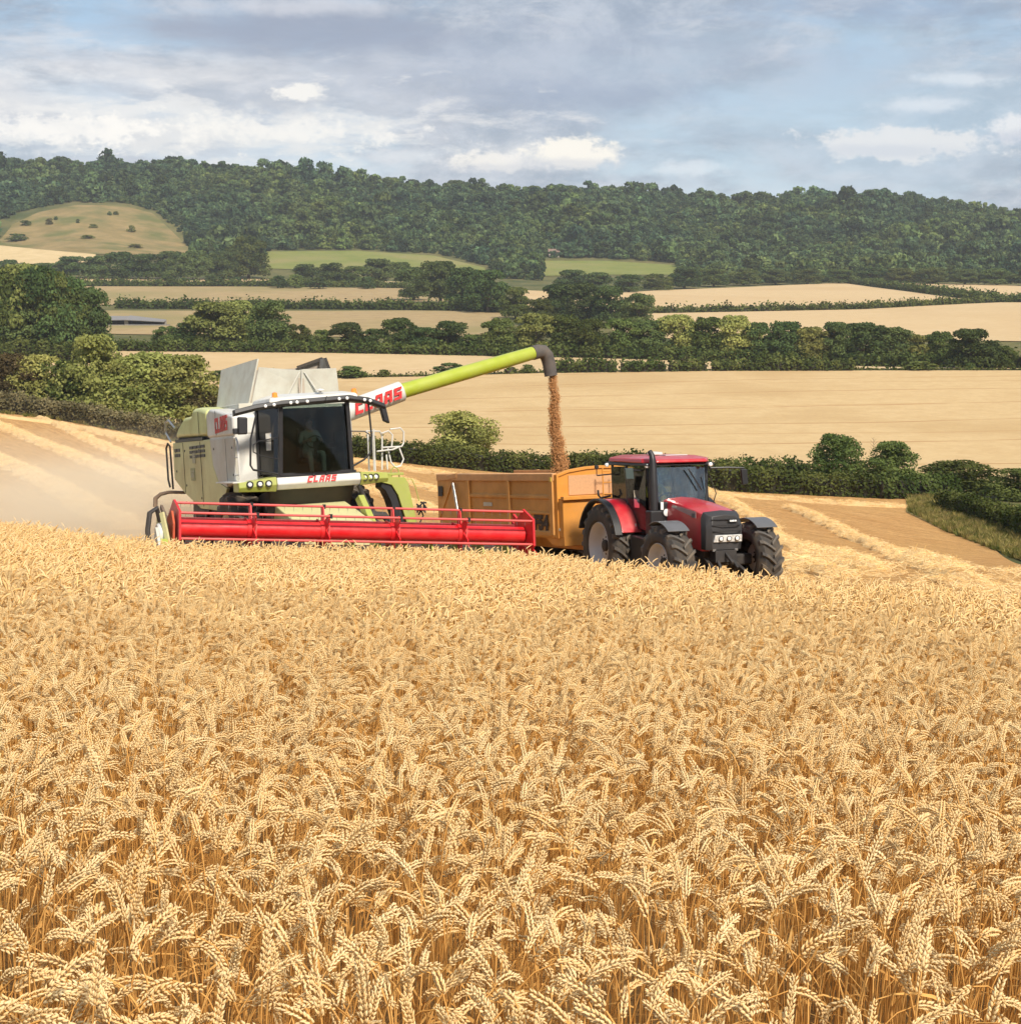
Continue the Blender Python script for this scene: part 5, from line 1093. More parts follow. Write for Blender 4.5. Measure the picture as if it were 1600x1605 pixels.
h_ = MB().tube([(1.0, -1.9, 1.92), (1.16, -1.9, 1.55), (1.22, -1.9, 1.4), (1.22, -1.9, 1.1)], .05, 8); h_.tube([(1.15, -2.2, 1.25), (1.45, -2.2, 1.22), (1.6, -2.2, 1.05), (1.55, -2.2, .75)], .09, 8); h_.tube([(1.2, -2.25, 1.1), (1.5, -2.3, .95), (1.42, -2.3, .6)], .07, 8); h_.build('hydraulic_hoses', M_dark, cb, smooth=True)
# unloading auger swung out to the right
A0, A1, A2 = P_(1.45, .25, 3.58), P_(2.95, .25, 4.03), P_(6.86, .95, 4.90)
MB().lathe([(0, .36), (.5, .36), (.62, .25)], (1.3, .3, 3.0), 'z', 18).build('auger_turret', M_white, cb, smooth=True)
d1 = (A1-A0).normalized()
MB().tube([A0-d1*.25, A0, A1], [.25, .25, .245], 22).build('auger_base_tube', M_white, cb, smooth=True)
MB().tube([A1-d1*.02, A1+(A2-A1)*.02, A1+(A2-A1)*.8, A2], [.178, .182, .175, .165], 22).build('auger_tube', M_lime, cb, smooth=True)
d2 = (A2-A1).normalized()
sp = [A2-d2*.06, A2+d2*.12, A2+d2*.28+P_(0, 0, -.04), A2+d2*.40+P_(0, 0, -.18), A2+d2*.46+P_(0, 0, -.40), A2+d2*.50+P_(0, 0, -.70)]
MB().tube(sp, [.18, .182, .182, .175, .168, .165], 18).build('spout', mat('spout rubber', (.085, .075, .07), .7, var=.2, dirt=(.2, .15, .1)), cb, smooth=True)
MB().tube([A2-d2*1.0+P_(0, -.1, -.2), A2-d2*.9+P_(0, -.1, -.3), A2-d2*.7+P_(0, 0, -.22)], .025, 6).build('auger_bracket', M_dark, cb)
nrm = Vector((0, -1, 0)); nrm = (nrm - d1*nrm.dot(d1)).normalized(); upv = d1.cross(nrm)*-1
ctr = (A0+A1)/2+d1*.03+nrm*.256
logo(cb, frame(ctr, d1, (0, 0, 1)), .27, 1.25, .3, .03)
# header with reel, rolled to follow the ground
hd = MB()
HW = 3.90
hd.prism([(.95, -.75), (.95, -.12), (.88, -.12), (.82, -.55), (.1, -.78), (-.35, -.80), (-.35, -.84), (.95, -.84)], 0, -HW, HW)
ho = hd.build('header', M_dark, cb); ho.matrix_basis = Matrix.Translation((.12, -4.25, 1.03)) @ Matrix.Rotation(rad(5.4), 4, 'Y')
MB().box((0, .86, -.10), (2*HW, .12, .1)).build('header_beam', M_brown, ho, .01)
RL = 3.76; RR = .50; PH = rad(22)
MB().tube([(-RL+.05, 0, 0), (RL-.05, 0, 0)], .175, 26).build('reel_tube', M_red, ho, smooth=True)
ang = [PH+k*pi/3 for k in range(6)]
for a in ang: MB().cyl((-RL, RR*cos(a), RR*sin(a)), (RL, RR*cos(a), RR*sin(a)), .026, 10).build('reel_bar', M_redp, ho, smooth=True)
tn_ = MB()
for a in ang:
    x = -RL+.12
    while x < RL:
        y, z = RR*cos(a), RR*sin(a); tn_.add([(x-.006, y, z), (x+.006, y, z), (x, y-.008, z), (x, y-.02, z-.13)], [(0, 1, 3), (1, 2, 3), (2, 0, 3)]); x += .19
tn_.build('tines', M_steel, ho, kind='stuff')
XS = [-RL+k*2*RL/5 for k in range(6)]
for i, x in enumerate(XS):
    b = MB()
    if i in (0, 5):
        b.prism([(RR*1.13*cos(a), RR*1.13*sin(a)) for a in ang], 0, x-.02, x+.02)
        b.build('reel_end_plate', M_red, ho, .006)
        MB().prism([(RR*1.13*cos(a)*q, RR*1.13*sin(a)*q) for q in (1.0,) for a in ang], 0, x+(.025 if i else -.03), x+(.03 if i else -.025)).build('reel_end_rim', M_redp, ho)
    else:
        pr = []
        for a in ang: pr += [(RR*.97*cos(a-.13), RR*.97*sin(a-.13)), (RR*.97*cos(a+.13), RR*.97*sin(a+.13)), (.22*cos(a+pi/6), .22*sin(a+pi/6))]
        b.prism(pr, 0, x-.012, x+.012); b.build('reel_spider', M_red, ho)
        MB().lathe([(-.09, .178), (-.09, .20), (.09, .20), (.09, .178)], (x, 0, 0), 'x', 20).build('reel_collar', M_red, ho, smooth=True)
        for a in (ang[1], ang[2]): MB().box((x+.03, RR*cos(a), RR*sin(a)), (.05, .07, .09)).build('bar_clamp', M_black, ho)
        MB().tube([(x+.05, -RR*.55, .12), (x+.03, -RR*.6, -.05), (x+.05, -RR*.62, -.2), (x+.12, -RR*.62, -.30)], .014, 6).build('reel_stay', M_redp, ho, smooth=True)
    if 0 < i < 5: MB().cyl((x, RR*cos(ang[1]), RR*sin(ang[1])), (x, .18*cos(ang[1]), .18*sin(ang[1])), .02, 6).build('reel_strut', M_redp, ho)
MB().cyl((-HW+.1, .42, -.45), (HW-.1, .42, -.45), .16, 16).build('intake_auger', M_oliveD, ho, smooth=True)
for k in range(13):
    x = -HW+.35+k*.58
    MB().lathe([(-.02, .34), (.02, .34)], (x, .36, -.44), 'x', 26).build('auger_flight', M_olive if x > -.6 else M_dark, ho, smooth=True)
MB().box((0, -.42, -.82), (2*HW, .12, .04)).build('cutter_bar', M_steel, ho)
fg = MB()
for k in range(98): fg.add([(-HW+.04+k*.0765, -.48, -.80), (-HW+.08+k*.0765, -.48, -.80), (-HW+.06+k*.0765, -.62, -.83), (-HW+.06+k*.0765, -.48, -.84)], [(0, 1, 2), (1, 3, 2), (3, 0, 2)])
fg.build('knife_fingers', M_steel, ho, kind='stuff')
for s in (-1, 1):
    MB().prism([(.95, .3), (.95, -.84), (-.5, -.84), (-.75, -.72), (-.3, -.35), (.3, -.05)], 0, s*HW-.02, s*HW+.02).build('header_side', M_oliveD if s < 0 else M_red, ho, .008)
    MB().bar((s*(HW-.04), .8, .40), (s*(HW-.04), 0, .02), .05, .09).build('reel_arm', M_brown if s < 0 else M_red, ho)
# left end: divider nose, white drive cover, hoses
MB().prism([(-.45, .02), (-.5, .02), (-1.25, -.70), (-1.2, -.84), (-.3, -.84)], 0, -HW-.34, -HW-.28).build('divider', M_offw, ho, .01)
MB().prism([(-.25, -.2), (-.35, -.2), (-1.05, -.78), (-.3, -.84), (0, -.6)], 0, -HW-.26, -HW-.06).build('divider_bracket', M_olive, ho, .01)
MB().lathe([(-.10, .0001), (-.10, .18), (-.07, .21), (.05, .21)], (-HW-.12, -.05, -.12), 'x', 26).build('drive_cover', M_white, ho, smooth=True)
MB().tube([(-HW-.1, .2, .12), (-HW-.2, .1, .38), (-HW-.34, .05, .28), (-HW-.38, .0, -.05), (-HW-.36, -.1, -.4)], .05, 8).build('drive_hose', M_dark, ho, smooth=True)
MB().bar((-HW-.16, -.2, .30), (-HW-.06, -.35, -.25), .05, .09).build('divider_lever', M_oliveD, ho)
MB().prism([(-.2, .34), (-.4, .1), (-.45, -.84), (.1, -.84), (.15, .2)], 0, -HW+.02, -HW+.06).build('end_shield', mat('rusty red', (.48, .07, .02), .55, var=.25, dirt=(.25, .10, .05), dirt_amt=.6), ho, label='rust-stained red end shield')
# ------------------------------------------------------------------ tractor
M_tred = mat('tractor red', (.50, .008, .022), .28, var=.05, coat=.45, dirt=(.42, .24, .16), dirt_scale=2.2, dirt_amt=.26)
M_tgrey = mat('fender grey', (.11, .11, .115), .45, var=.08)
M_grille = mat('grille black', (.035, .033, .033), .5, var=.15)
M_tglass = mat_glass('tractor windscreen', (.72, .80, .78), refl=4.5)
M_tglassd = mat_glass('tractor side glass', (.62, .70, .67), refl=1.2)
TP = (3.25, 34.45); TM = Matrix.Translation((TP[0], TP[1], plane_z(*TP)+.02)) @ R3(21.5, -7, 1.5).to_4x4()
tr = thing('tractor', 'red tractor with black grille standing beside the combine', 'tractor', M=TM)
# bonnet: lofted sections from nose to cab
def hood_ring(y, hw, zt, zb, rnd=.16):
    return [(-hw, y, zb), (-hw*1.0, y, zt-rnd*1.3), (-hw*.93, y, zt-rnd*.45), (-hw*.70, y, zt-.03), (0, y, zt), (hw*.70, y, zt-.03), (hw*.93, y, zt-rnd*.45), (hw, y, zt-rnd*1.3), (hw, y, zb)]
MB().loft([hood_ring(-3.22, .44, 1.80, .95), hood_ring(-2.9, .46, 1.88, 1.0), hood_ring(-2.3, .46, 1.97, 1.12), hood_ring(-1.45, .45, 2.05, 1.25)]).build('bonnet', M_tred, tr, .02, smooth=True)
gr_r = [[(-.445, -3.20, 1.0), (-.445, -3.20, 1.66), (-.40, -3.22, 1.78), (0, -3.25, 1.81), (.40, -3.22, 1.78), (.445, -3.20, 1.66), (.445, -3.20, 1.0)],
        [(-.42, -3.36, .98), (-.43, -3.40, 1.45), (-.38, -3.34, 1.72), (0, -3.40, 1.76), (.38, -3.34, 1.72), (.43, -3.40, 1.45), (.42, -3.36, .98)],
        [(-.30, -3.44, .98), (-.33, -3.52, 1.40), (-.28, -3.42, 1.68), (0, -3.46, 1.71), (.28, -3.42, 1.68), (.33, -3.52, 1.40), (.30, -3.44, .98)]]
MB().loft(gr_r).build('grille', M_grille, tr, .015, smooth=True)
for z, y in ((1.62, -3.455), (1.50, -3.50), (1.38, -3.525)):
    MB().box((0, y, z), (.66, .02, .015)).build('grille_bar', M_black, tr)
MB().box((.17, -3.475, 1.585), (.20, .02, .042)).build('brand_badge', M_black, tr)
text_part('CASE IH', .045, M_lamp, tr, frame((.17, -3.488, 1.585), (1, 0, 0), (0, .25, 1)), 'brand_lettering', 0, .003, 1.0, 1.0)
MB().loft([[(-.30, -3.50, 1.145), (-.27, -3.53, 1.30), (.36, -3.53, 1.30), (.37, -3.50, 1.145)], [(-.30, -3.40, 1.145), (-.27, -3.40, 1.30), (.36, -3.40, 1.30), (.37, -3.40, 1.145)]]).build('headlight_surround', mat('headlight lens', (.62, .62, .60), .12, var=.35, scale=22, coat=1), tr, .015)
for x in (-.14, .05, .24):
    MB().lathe([(.02, .055), (-.012, .055), (-.012, .046), (.0, .046)], (x, -3.525, 1.22), 'y', 16, False).build('headlight_ring', M_dark, tr, smooth=True)
    MB().lathe([(.02, .044), (-.012, .04), (-.02, .02), (-.022, .0001)], (x, -3.525, 1.22), 'y', 14).build('headlight', M_lamp, tr, smooth=True)
for s in (-1, 1):
    MB().plate([(s*.468, -3.05, 1.64), (s*.468, -2.0, 1.84), (s*.468, -2.0, 1.90), (s*.468, -3.05, 1.78)], .006).build('bonnet_stripe', mat('stripe grey', (.38, .24, .23), .5), tr)
MB().box((-.475, -2.95, 1.70), (.006, .16, .09)).build('model_plate', M_tgrey, tr); MB().box((-.475, -2.08, 1.86), (.006, .22, .035)).build('maker_plate', M_offw, tr)
# engine, front axle, linkage
MB().prism([(-3.1, 1.0), (-3.1, .62), (-.6, .5), (.5, .55), (.5, 1.3), (-1.4, 1.3)], 0, -.34, .34).build('engine_block', M_dark, tr, .03)
MB().box((0, -2.8, .72), (1.9, .24, .24)).build('front_axle', M_dark, tr, .04)
MB().box((0, 0, .98), (1.8, .34, .34)).build('rear_axle', M_dark, tr, .04)
fl = MB()
for s in (-1, 1): fl.bar((s*.30, -3.1, .75), (s*.34, -3.85, .42), .08, .12); fl.bar((s*.14, -3.2, 1.0), (s*.20, -3.6, .6), .06, .06); fl.cyl((s*.34, -3.9, .36), (s*.34, -3.9, .50), .05, 8)
fl.cyl((-.42, -3.86, .44), (.42, -3.86, .44), .03, 8); fl.box((0, -3.35, .85), (.5, .25, .25)); fl.bar((0, -3.4, .95), (0, -3.75, .72), .06, .06); fl.build('front_linkage', M_dark, tr, .008)
for s in (-1, 1): MB().box((s*.26, -3.42, .98), (.07, .06, .05)).build('linkage_bracket', M_steel, tr)
# wheels
for s in (-1, 1):
    tyre(tr, (s*1.05, 0, .94), .94, .64, .53, s, 20, 'rear_wheel')
    tyre(tr, (s*1.04, -2.85, .74), .76, .58, .40, s, 17, 'front_wheel', 4)
# rear fenders
def arc_strip(y0, z0, r0, r1, a0, a1, x0, x1, n=14, drop=.0):
    rings = []
    for a in np.linspace(a0, a1, n):
        c, q = cos(a), sin(a); rings.append([(x0, y0+r0*c, z0+r0*q), (x1, y0+r0*c, z0+r0*q), (x1, y0+r1*c, z0+r1*q), (x0, y0+r1*c, z0+r1*q)])
    return rings
for s in (-1, 1):
    MB().loft(arc_strip(0, .95, 1.0, 1.05, rad(68), rad(162), s*.62, s*1.20)).build('rear_fender', M_tred, tr, .012, smooth=True)
    MB().loft(arc_strip(0, .95, 1.01, 1.06, rad(20), rad(165), s*1.205, s*1.38)).build('fender_extension', M_black, tr, .012, smooth=True)
    MB().prism([(-.95, 1.2), (-.98, 1.28), (-.86, 1.55), (-.5, 1.92), (0, 2.06), (.3, 2.02), (.3, 1.3)], 0, s*.58, s*.64).build('fender_side', M_tred, tr)
    MB().loft(arc_strip(-2.85, .72, .86, .885, rad(62), rad(128), s*.80, s*1.30)).build('front_fender', M_tgrey, tr, .012, smooth=True)
    MB().bar((s*.6, -2.75, .95), (s*1.0, -2.8, 1.52), .05, .05).build('fender_stay', M_dark, tr)
# fuel tank, steps
MB().prism([(-.95, 1.22), (-1.75, 1.18), (-1.8, .62), (-1.7, .48), (-1.05, .48), (-.95, .7)], 0, -1.0, -.45).build('fuel_tank', M_black, tr, .05)
MB().prism([(-.95, 1.22), (-1.75, 1.18), (-1.8, .62), (-1.7, .48), (-1.05, .48), (-.95, .7)], 0, .45, 1.0).build('fuel_tank', M_black, tr, .05)
# cab
MB().box((0, -.5, 1.30), (1.45, 1.75, .12)).build('cab_floor', M_black, tr)
pl = [((-.66, -1.42, 1.55), (-.74, -1.30, 2.74)), ((.66, -1.42, 1.55), (.74, -1.30, 2.74)), ((-.80, -.52, 1.30), (-.80, -.42, 2.76)), ((.80, -.52, 1.30), (.80, -.42, 2.76)), ((-.76, .36, 1.85), (-.76, .40, 2.76)), ((.76, .36, 1.85), (.76, .40, 2.76))]
for i, (a, b) in enumerate(pl): MB().bar(a, b, .07 if i < 2 else .05, .07, (0, 1, 0)).build('cab_pillar', M_black, tr, .012)
MB().prism([(-1.42, 1.30), (-1.42, 1.62), (-1.30, 1.66), (-1.30, 1.30)], 0, -.68, .68).build('cab_firewall', M_black, tr)
MB().prism([(-1.70, 1.28), (-1.70, 1.95), (-1.40, 1.95), (-1.40, 1.28)], 0, -.60, .60).build('cowl', M_black, tr, .03)
rings = []
for t in np.linspace(0, 1, 9):
    x = -.62+1.24*t; bw = -.10*(1-(2*t-1)**2)
    rings.append([(x, -1.44+bw, 1.62), (x*1.06, -1.40+bw, 2.2), (x*1.12, -1.32+bw, 2.70), (x*1.12, -1.312+bw, 2.70), (x*1.06, -1.392+bw, 2.2), (x, -1.432+bw, 1.62)])
MB().loft(rings).build('windscreen', M_tglass, tr, smooth=True)
for s in (-1, 1):
    MB().plate([(s*.79, -1.36, 1.34), (s*.82, -.54, 1.34), (s*.82, -.44, 2.70), (s*.76, -1.30, 2.70)], .01).build('door_window', M_tglassd, tr)
    MB().plate([(s*.82, -.50, 1.50), (s*.80, -.1, 1.86), (s*.78, .34, 1.92), (s*.78, .38, 2.72), (s*.82, -.42, 2.72)], .01).build('quarter_window', M_tglassd, tr)
MB().plate([(-.74, .38, 1.9), (.74, .38, 1.9), (.74, .42, 2.72), (-.74, .42, 2.72)], .01).build('rear_window', M_tglassd, tr)
MB().loft([[(-.86, -1.52, 2.74), (.86, -1.52, 2.74), (.86, .52, 2.76), (-.86, .52, 2.76)], [(-.84, -1.46, 2.80), (.84, -1.46, 2.80), (.84, .50, 2.84), (-.84, .50, 2.84)]]).build('roof_base', M_black, tr, .02)
MB().loft([[(-.86, -1.30, 2.80), (-.62, -1.58, 2.80), (.62, -1.58, 2.80), (.82, -1.30, 2.80), (.82, .42, 2.84), (-.86, .42, 2.84)], [(-.84, -1.28, 2.90), (-.60, -1.56, 2.87), (.60, -1.56, 2.87), (.80, -1.28, 2.90), (.80, .40, 2.93), (-.84, .40, 2.93)], [(-.55, -1.1, 2.96), (-.45, -1.3, 2.945), (.45, -1.3, 2.945), (.55, -1.1, 2.96), (.55, .3, 2.99), (-.55, .3, 2.99)]]).build('roof', M_tred, tr, .03, smooth=True)
MB().box((.05, -1.05, 2.965), (.55, .35, .02)).build('roof_hatch', mat('hatch grey', (.62, .60, .60), .4), tr, .008)
MB().lathe([(0, .18), (.05, .17), (.07, .0001)], (-.25, -.75, 2.985), 'z', 18).build('antenna_dome', M_white, tr, smooth=True)
for (x, y, z) in ((-.80, -1.46, 2.74), (-.70, -1.60, 2.74), (.72, -1.54, 2.745), (.80, -1.44, 2.75), (-.89, .42, 2.76)):
    MB().lathe([(.04, .042), (-.02, .046), (-.034, .03), (-.038, .0001)], (x, y, z), 'y', 14).build('work_lamp', M_lamp, tr, smooth=True)
MB().bar((.18, -1.52, 2.66), (.50, -1.53, 2.18), .02, .03).build('wiper', M_black, tr)
# exhaust, intake
MB().tube([(-.72, -1.62, 1.35), (-.72, -1.60, 2.2), (-.72, -1.58, 2.85), (-.73, -1.56, 2.98), (-.75, -1.50, 3.06)], [.10, .10, .075, .06, .055], 14).build('exhaust', M_black, tr, smooth=True)
MB().box((-.72, -1.6, 1.5), (.3, .3, .55)).build('exhaust_box', M_black, tr, .04)
MB().prism([(-.62, 1.78), (-.55, 1.78), (-.55, 1.95), (-.62, 1.95)], 1, -1.74, -1.70).build('indicator', M_lamp, tr, .01)
MB().lathe([(0, .085), (-.02, .08), (-.03, .0001)], (-.47, -1.72, 1.72), 'y', 16).build('cowl_lamp', M_lamp, tr, smooth=True)
MB().box((-.845, -.85, 1.42), (.02, .2, .08)).build('door_plate', M_offw, tr)
# mirrors
MB().tube([(.80, -1.30, 2.66), (1.25, -1.42, 2.66), (1.62, -1.45, 2.64)], .022, 7).build('mirror_arm', M_black, tr, smooth=True)
MB().prism([(1.52, 2.62), (1.68, 2.62), (1.70, 2.28), (1.56, 2.26)], 1, -1.5, -1.42).build('mirror', M_black, tr, .02)
MB().tube([(-.80, -1.25, 2.64), (-1.15, -1.3, 2.66)], .02, 7).build('mirror_arm', M_black, tr, smooth=True)
MB().prism([(-1.28, 2.70), (-1.08, 2.70), (-1.06, 2.46), (-1.26, 2.46)], 1, -1.36, -1.28).build('mirror', mat('mirror back', (.05, .07, .065), .4), tr, .02)
MB().tube([(.70, -1.5, 1.60), (.85, -1.55, 2.1), (.72, -1.5, 2.5)], .012, 6).build('grab_rail', M_black, tr, smooth=True)
rl = MB(); rl.tube([(-.78, .40, 2.55), (-1.05, .62, 2.52)], .018, 6); rl.lathe([(0, .05), (.06, .05), (.08, .03)], (-1.06, .62, 2.68), 'z', 10); rl.tube([(-1.06, .62, 2.52), (-1.06, .62, 2.7)], .012, 6); rl.build('rear_marker', M_dark, tr, smooth=True)
MB().tube([(-.8, .42, 2.05), (-1.0, .55, 2.0), (-1.06, .55, 2.08), (-1.05, .58, 2.18)], .028, 6).build('rear_hook', M_black, tr, smooth=True)
# inside the cab
MB().box((0, -.15, 1.62), (.5, .5, .16)).build('seat', M_seat, tr, .04); MB().box((0, .08, 2.0), (.48, .1, .65)).build('seat_back', M_seat, tr, .04)
sw = MB(); sw.tube([(.2*cos(a), -.78-.12*sin(a), 1.98+.14*sin(a)) for a in np.linspace(0, 2*pi, 25)], .016, 6); sw.cyl((0, -1.0, 1.4), (0, -.80, 1.96), .04, 8); sw.build('steering_wheel', M_black, tr, smooth=True)
seated_person('person', 'driver in a yellow jacket inside the tractor cab', None, TM @ Matrix.Translation((0, -.22, 1.70)), M_hivis, M_trou)

# ------------------------------------------------------------------ grain trailer
M_or = mat('trailer orange', (.62, .255, .035), .5, var=.08, dirt=(.40, .22, .09), dirt_scale=1.1, dirt_amt=.35)
M_orb = mat('trailer faded orange', (.60, .29, .07), .6, var=.08, dirt=(.42, .23, .10), dirt_scale=1.1, dirt_amt=.5)
M_ork = mat('trailer rail', (.60, .31, .12), .6, var=.1)
M_mesh = mat('dusty window mesh', (.56, .31, .15), .75, var=.08, scale=20)
KM = Matrix.Translation((2.277, 37.0, plane_z(2.277, 37.0)+.03)) @ R3(27.4, -7.3, 1.4).to_4x4()
tl = thing('grain_trailer', 'orange tipping grain trailer being filled, hitched behind the tractor', 'trailer', M=KM)
LT = 6.85; w = 1.2
MB().box((0, LT/2, 1.09), (2*w-.1, LT-.04, .08)).build('floor', M_dark, tl)
for s in (-1, 1):
    MB().box((s*w, LT/2+.04, 1.82), (.05, LT-.08, 1.50)).build('side_wall', M_orb if s < 0 else M_or, tl)
    MB().prism([(s*(w-.03), 2.42), (s*(w+.09), 2.42), (s*(w+.09), 2.60), (s*(w-.03), 2.62)], 1, .06, LT+.02).build('top_rail', M_ork, tl, .012)
    for y in (.16, 2.45, 4.85): MB().box((s*(w+.055), y, 1.76), (.09, .16 if y < 1 or y > 4 else .11, 1.32)).build('side_post', M_orb, tl, .01)
    for z, h in ((2.02, .07), (1.62, .045), (1.12, .10)): MB().prism([(s*(w+.02), z-h), (s*(w+.07), z-h*.4), (s*(w+.07), z+h*.4), (s*(w+.02), z+h)], 1, .1, 5.0).build('side_swage', M_orb, tl)
    # rear gusset
    MB().prism([(LT+.02, 2.45), (LT-1.0, 2.55), (LT-1.0, 2.42), (LT-.05, 1.35), (LT+.03, 1.30)], 0, s*(w+.03)-.03, s*(w+.03)+.05).build('rear_gusset', M_orb, tl, .01)
    MB().box((s*(w+.10), LT-.25, 2.12), (.02, .26, .28)).build('gusset_opening', M_dark, tl)
    MB().cyl((s*(w+.12), LT-1.15, 2.35), (s*(w+.12), LT-1.5, 1.30), .045, 10).build('tailgate_ram', M_steel, tl, smooth=True)
    MB().bar((s*(w+.06), LT-.7, 2.50), (s*(w+.06), LT-1.35, 2.56), .10, .14).build('ram_mount', M_ork, tl, .02)
MB().box((0, LT, 1.80), (2*w-.06, .06, 1.45)).build('tailgate', M_orb, tl)
MB().box((-w-.038, 3.75, 1.80), (.01, .50, .10)).build('white_plate', M_offw, tl)
text_part('F54', .48, mat('faded black lettering', (.05, .03, .02), .7, var=.4), tl, frame((-w-.045, .80, 1.37), (0, -1, 0), (0, 0, 1)), 'side_lettering', 0, .03, 1.0, 1.05)
MB().box((-w-.10, .14, 2.46), (.02, .10, .10)).build('yellow_marker', mat('marker yellow', (.75, .55, .10), .5), tl)
# bowed front wall
fp = [(-w-.02, 1.95), (-w-.02, 2.56), (-.9, 2.66), (-.4, 2.72), (0, 2.735), (.4, 2.72), (.9, 2.66), (w+.02, 2.56), (w+.02, 1.95)]
MB().prism(fp, 1, -.03, .03).build('front_wall', M_or, tl)
MB().loft([[(x, -.07, z-.05), (x, -.07, z+.02), (x, .09, z+.02), (x, .09, z-.05)] for x, z in fp[1:-1]]).build('front_rim', M_or, tl, .01)
for s in (-1, 1): MB().box((s*(w+.02), .0, 1.80), (.06, .16, 1.55)).build('front_corner', M_or, tl, .01)
MB().box((-.25, -.04, 2.30), (1.30, .015, .48)).build('window_mesh', M_mesh, tl); MB().box((.72, -.04, 2.30), (.5, .015, .48)).build('window_mesh', M_mesh, tl)
MB().prism([(-.30, 1.05), (-.30, 1.92), (-.24, 2.0), (.05, 2.0), (.05, 1.05)], 0, -w-.02, w+.02).build('front_box', M_or, tl, .02)
MB().box((0, -.32, 2.0), (2*w+.1, .16, .09)).build('front_ledge', M_or, tl, .012)
MB().prism([(.72, 1.06), (.30, .84), (-.30, .84), (-.30, 1.06)], 0, -w-.01, w+.01).build('front_skirt', M_or, tl, .01)
MB().box((-w-.03, .0, 1.24), (.012, .28, .06)).build('white_plate', M_offw, tl)
ld = MB()
for x in (-.15, .25): ld.cyl((x, -.42, 1.35), (x, -.42, 2.7), .018, 7)
for z in np.arange(1.5, 2.7, .28): ld.cyl((-.15, -.42, z), (.25, -.42, z), .014, 7)
ld.build('front_ladder', M_or, tl, smooth=True)
for s in (-1, 1): MB().box((s*.55, LT/2-.2, .86), (.16, LT+.2, .30)).build('chassis_beam', M_or, tl, .01)
MB().prism([(0, .95), (0, .70), (-1.35, .52), (-1.35, .62)], 0, -.14, .14).build('drawbar', M_or, tl, .01)
for y in (3.1, 4.35):
    MB().cyl((-1.0, y, .56), (1.0, y, .56), .08, 10).build('axle', M_dark, tl)
    for s in (-1, 1): tyre(tl, (s*.92, y, .56), .56, .42, .30, s, 16, 'wheel')
MB().cyl((.3, .2, .2), (.3, .2, 1.0), .06, 8).build('jack', M_dark, tl)
M_grain = mat('grain', (.52, .26, .085), .8, var=.2, scale=30, bump=.8, bscale=60)
hp = []; nx, ny = 15, 33; V = []
for j in range(ny):
    for i in range(nx):
        x = -1.15+2.3*i/(nx-1); y = .08+(LT-.16)*j/(ny-1); V.append((x, y, 1.35+.75*math.exp(-((x-.1)/.8)**2-((y-1.7)/1.5)**2)+.02*sin(7*x+5*y)))
F = [(j*nx+i, j*nx+i+1, (j+1)*nx+i+1, (j+1)*nx+i) for j in range(ny-1) for i in range(nx-1)]
gh = MB().add(V, F, KM).build('grain_heap', M_grain, None, smooth=True); tag(gh, 'brown wheat grain piling up inside the orange trailer', 'grain'); gh['kind'] = 'stuff'
# falling grain
rgn = np.random.default_rng(12); S0 = np.array(CM @ (sp[-1]+P_(-.02, 0, .12))); S1 = np.array(at(877, 748, 38.7))
n = 48000; f = rgn.random(n)**.85; wdt = .08+.10*f
C = S0[None]+(S1-S0)[None]*np.stack([f**.72, f, f], -1); C[:, 2] = S0[2]+(S1[2]-S0[2])*f
a = rgn.uniform(0, 6.28, n); rr_ = np.minimum(np.abs(rgn.normal(0, .55, n)), 1.5)*wdt; C[:, 0] += np.cos(a)*rr_; C[:, 1] += np.sin(a)*rr_
C[:, 0] += .03*np.sin(f*9)+.02*np.sin(f*31)
s_ = (.0085*rgn.uniform(.6, 1.7, n)*(1+.3*f))[:, None]; tv = [np.array(q)*1.0 for q in ((1, 0, -.4), (-.5, .87, -.4), (-.5, -.87, -.4), (0, 0, 1.5))]
V = np.stack([C+s_*q+rgn.normal(size=(n, 3))*.003 for q in tv], 1).reshape(-1, 3); b4 = np.arange(n)[:, None]*4
T = np.concatenate([b4+np.array([[0, 1, 3]]), b4+np.array([[1, 2, 3]]), b4+np.array([[2, 0, 3]]), b4+np.array([[0, 2, 1]])])
M_gr2 = mat('falling grain', (.42, .19, .06), .7, var=.25, scale=25)
link('falling_grain', mesh_np('falling_grain', V, [T], [M_gr2], False), None, kind='stuff', label='stream of brown grain falling from the spout into the trailer', category='grain')

# ------------------------------------------------------------------ farm shed and cottage
M_roof = mat('shed roof', (.20, .19, .185), .7, var=.12); M_shed = mat('shed wall', (.30, .27, .24), .8, var=.1); M_sdark = mat('shed dark', (.022, .02, .022), .9)
bp_ = hit(205, 511, 300); k = bp_[1]/FPX
sh = thing('farm_shed', 'long low grey farm shed with dark open front beside the tall wood', 'shed', tuple(bp_))
def shed_box(name, x0, x1, z0, z1, y0, y1, m_): return MB().box(((x0+x1)/2*k, (y0+y1)/2, (z0+z1)/2*k), ((x1-x0)*k, y1-y0, (z1-z0)*k)).build(name, m_, sh)
shed_box('wall', -45, 50, -1, 8, 6, 7, M_shed)
shed_box('open_bay', -42, -12, 1, 8, 3.0, 5.9, M_sdark); shed_box('open_bay', -5, 46, 1, 6, 3.0, 5.9, M_sdark)
shed_box('pillar', -11.5, -5.5, -1, 11, 1.8, 2.9, M_shed); shed_box('low_wall', -5, 60, -1, 2.5, 1.0, 1.6, M_roof); shed_box('wall', -44, -12, -1, 2, 1.0, 1.6, M_shed)
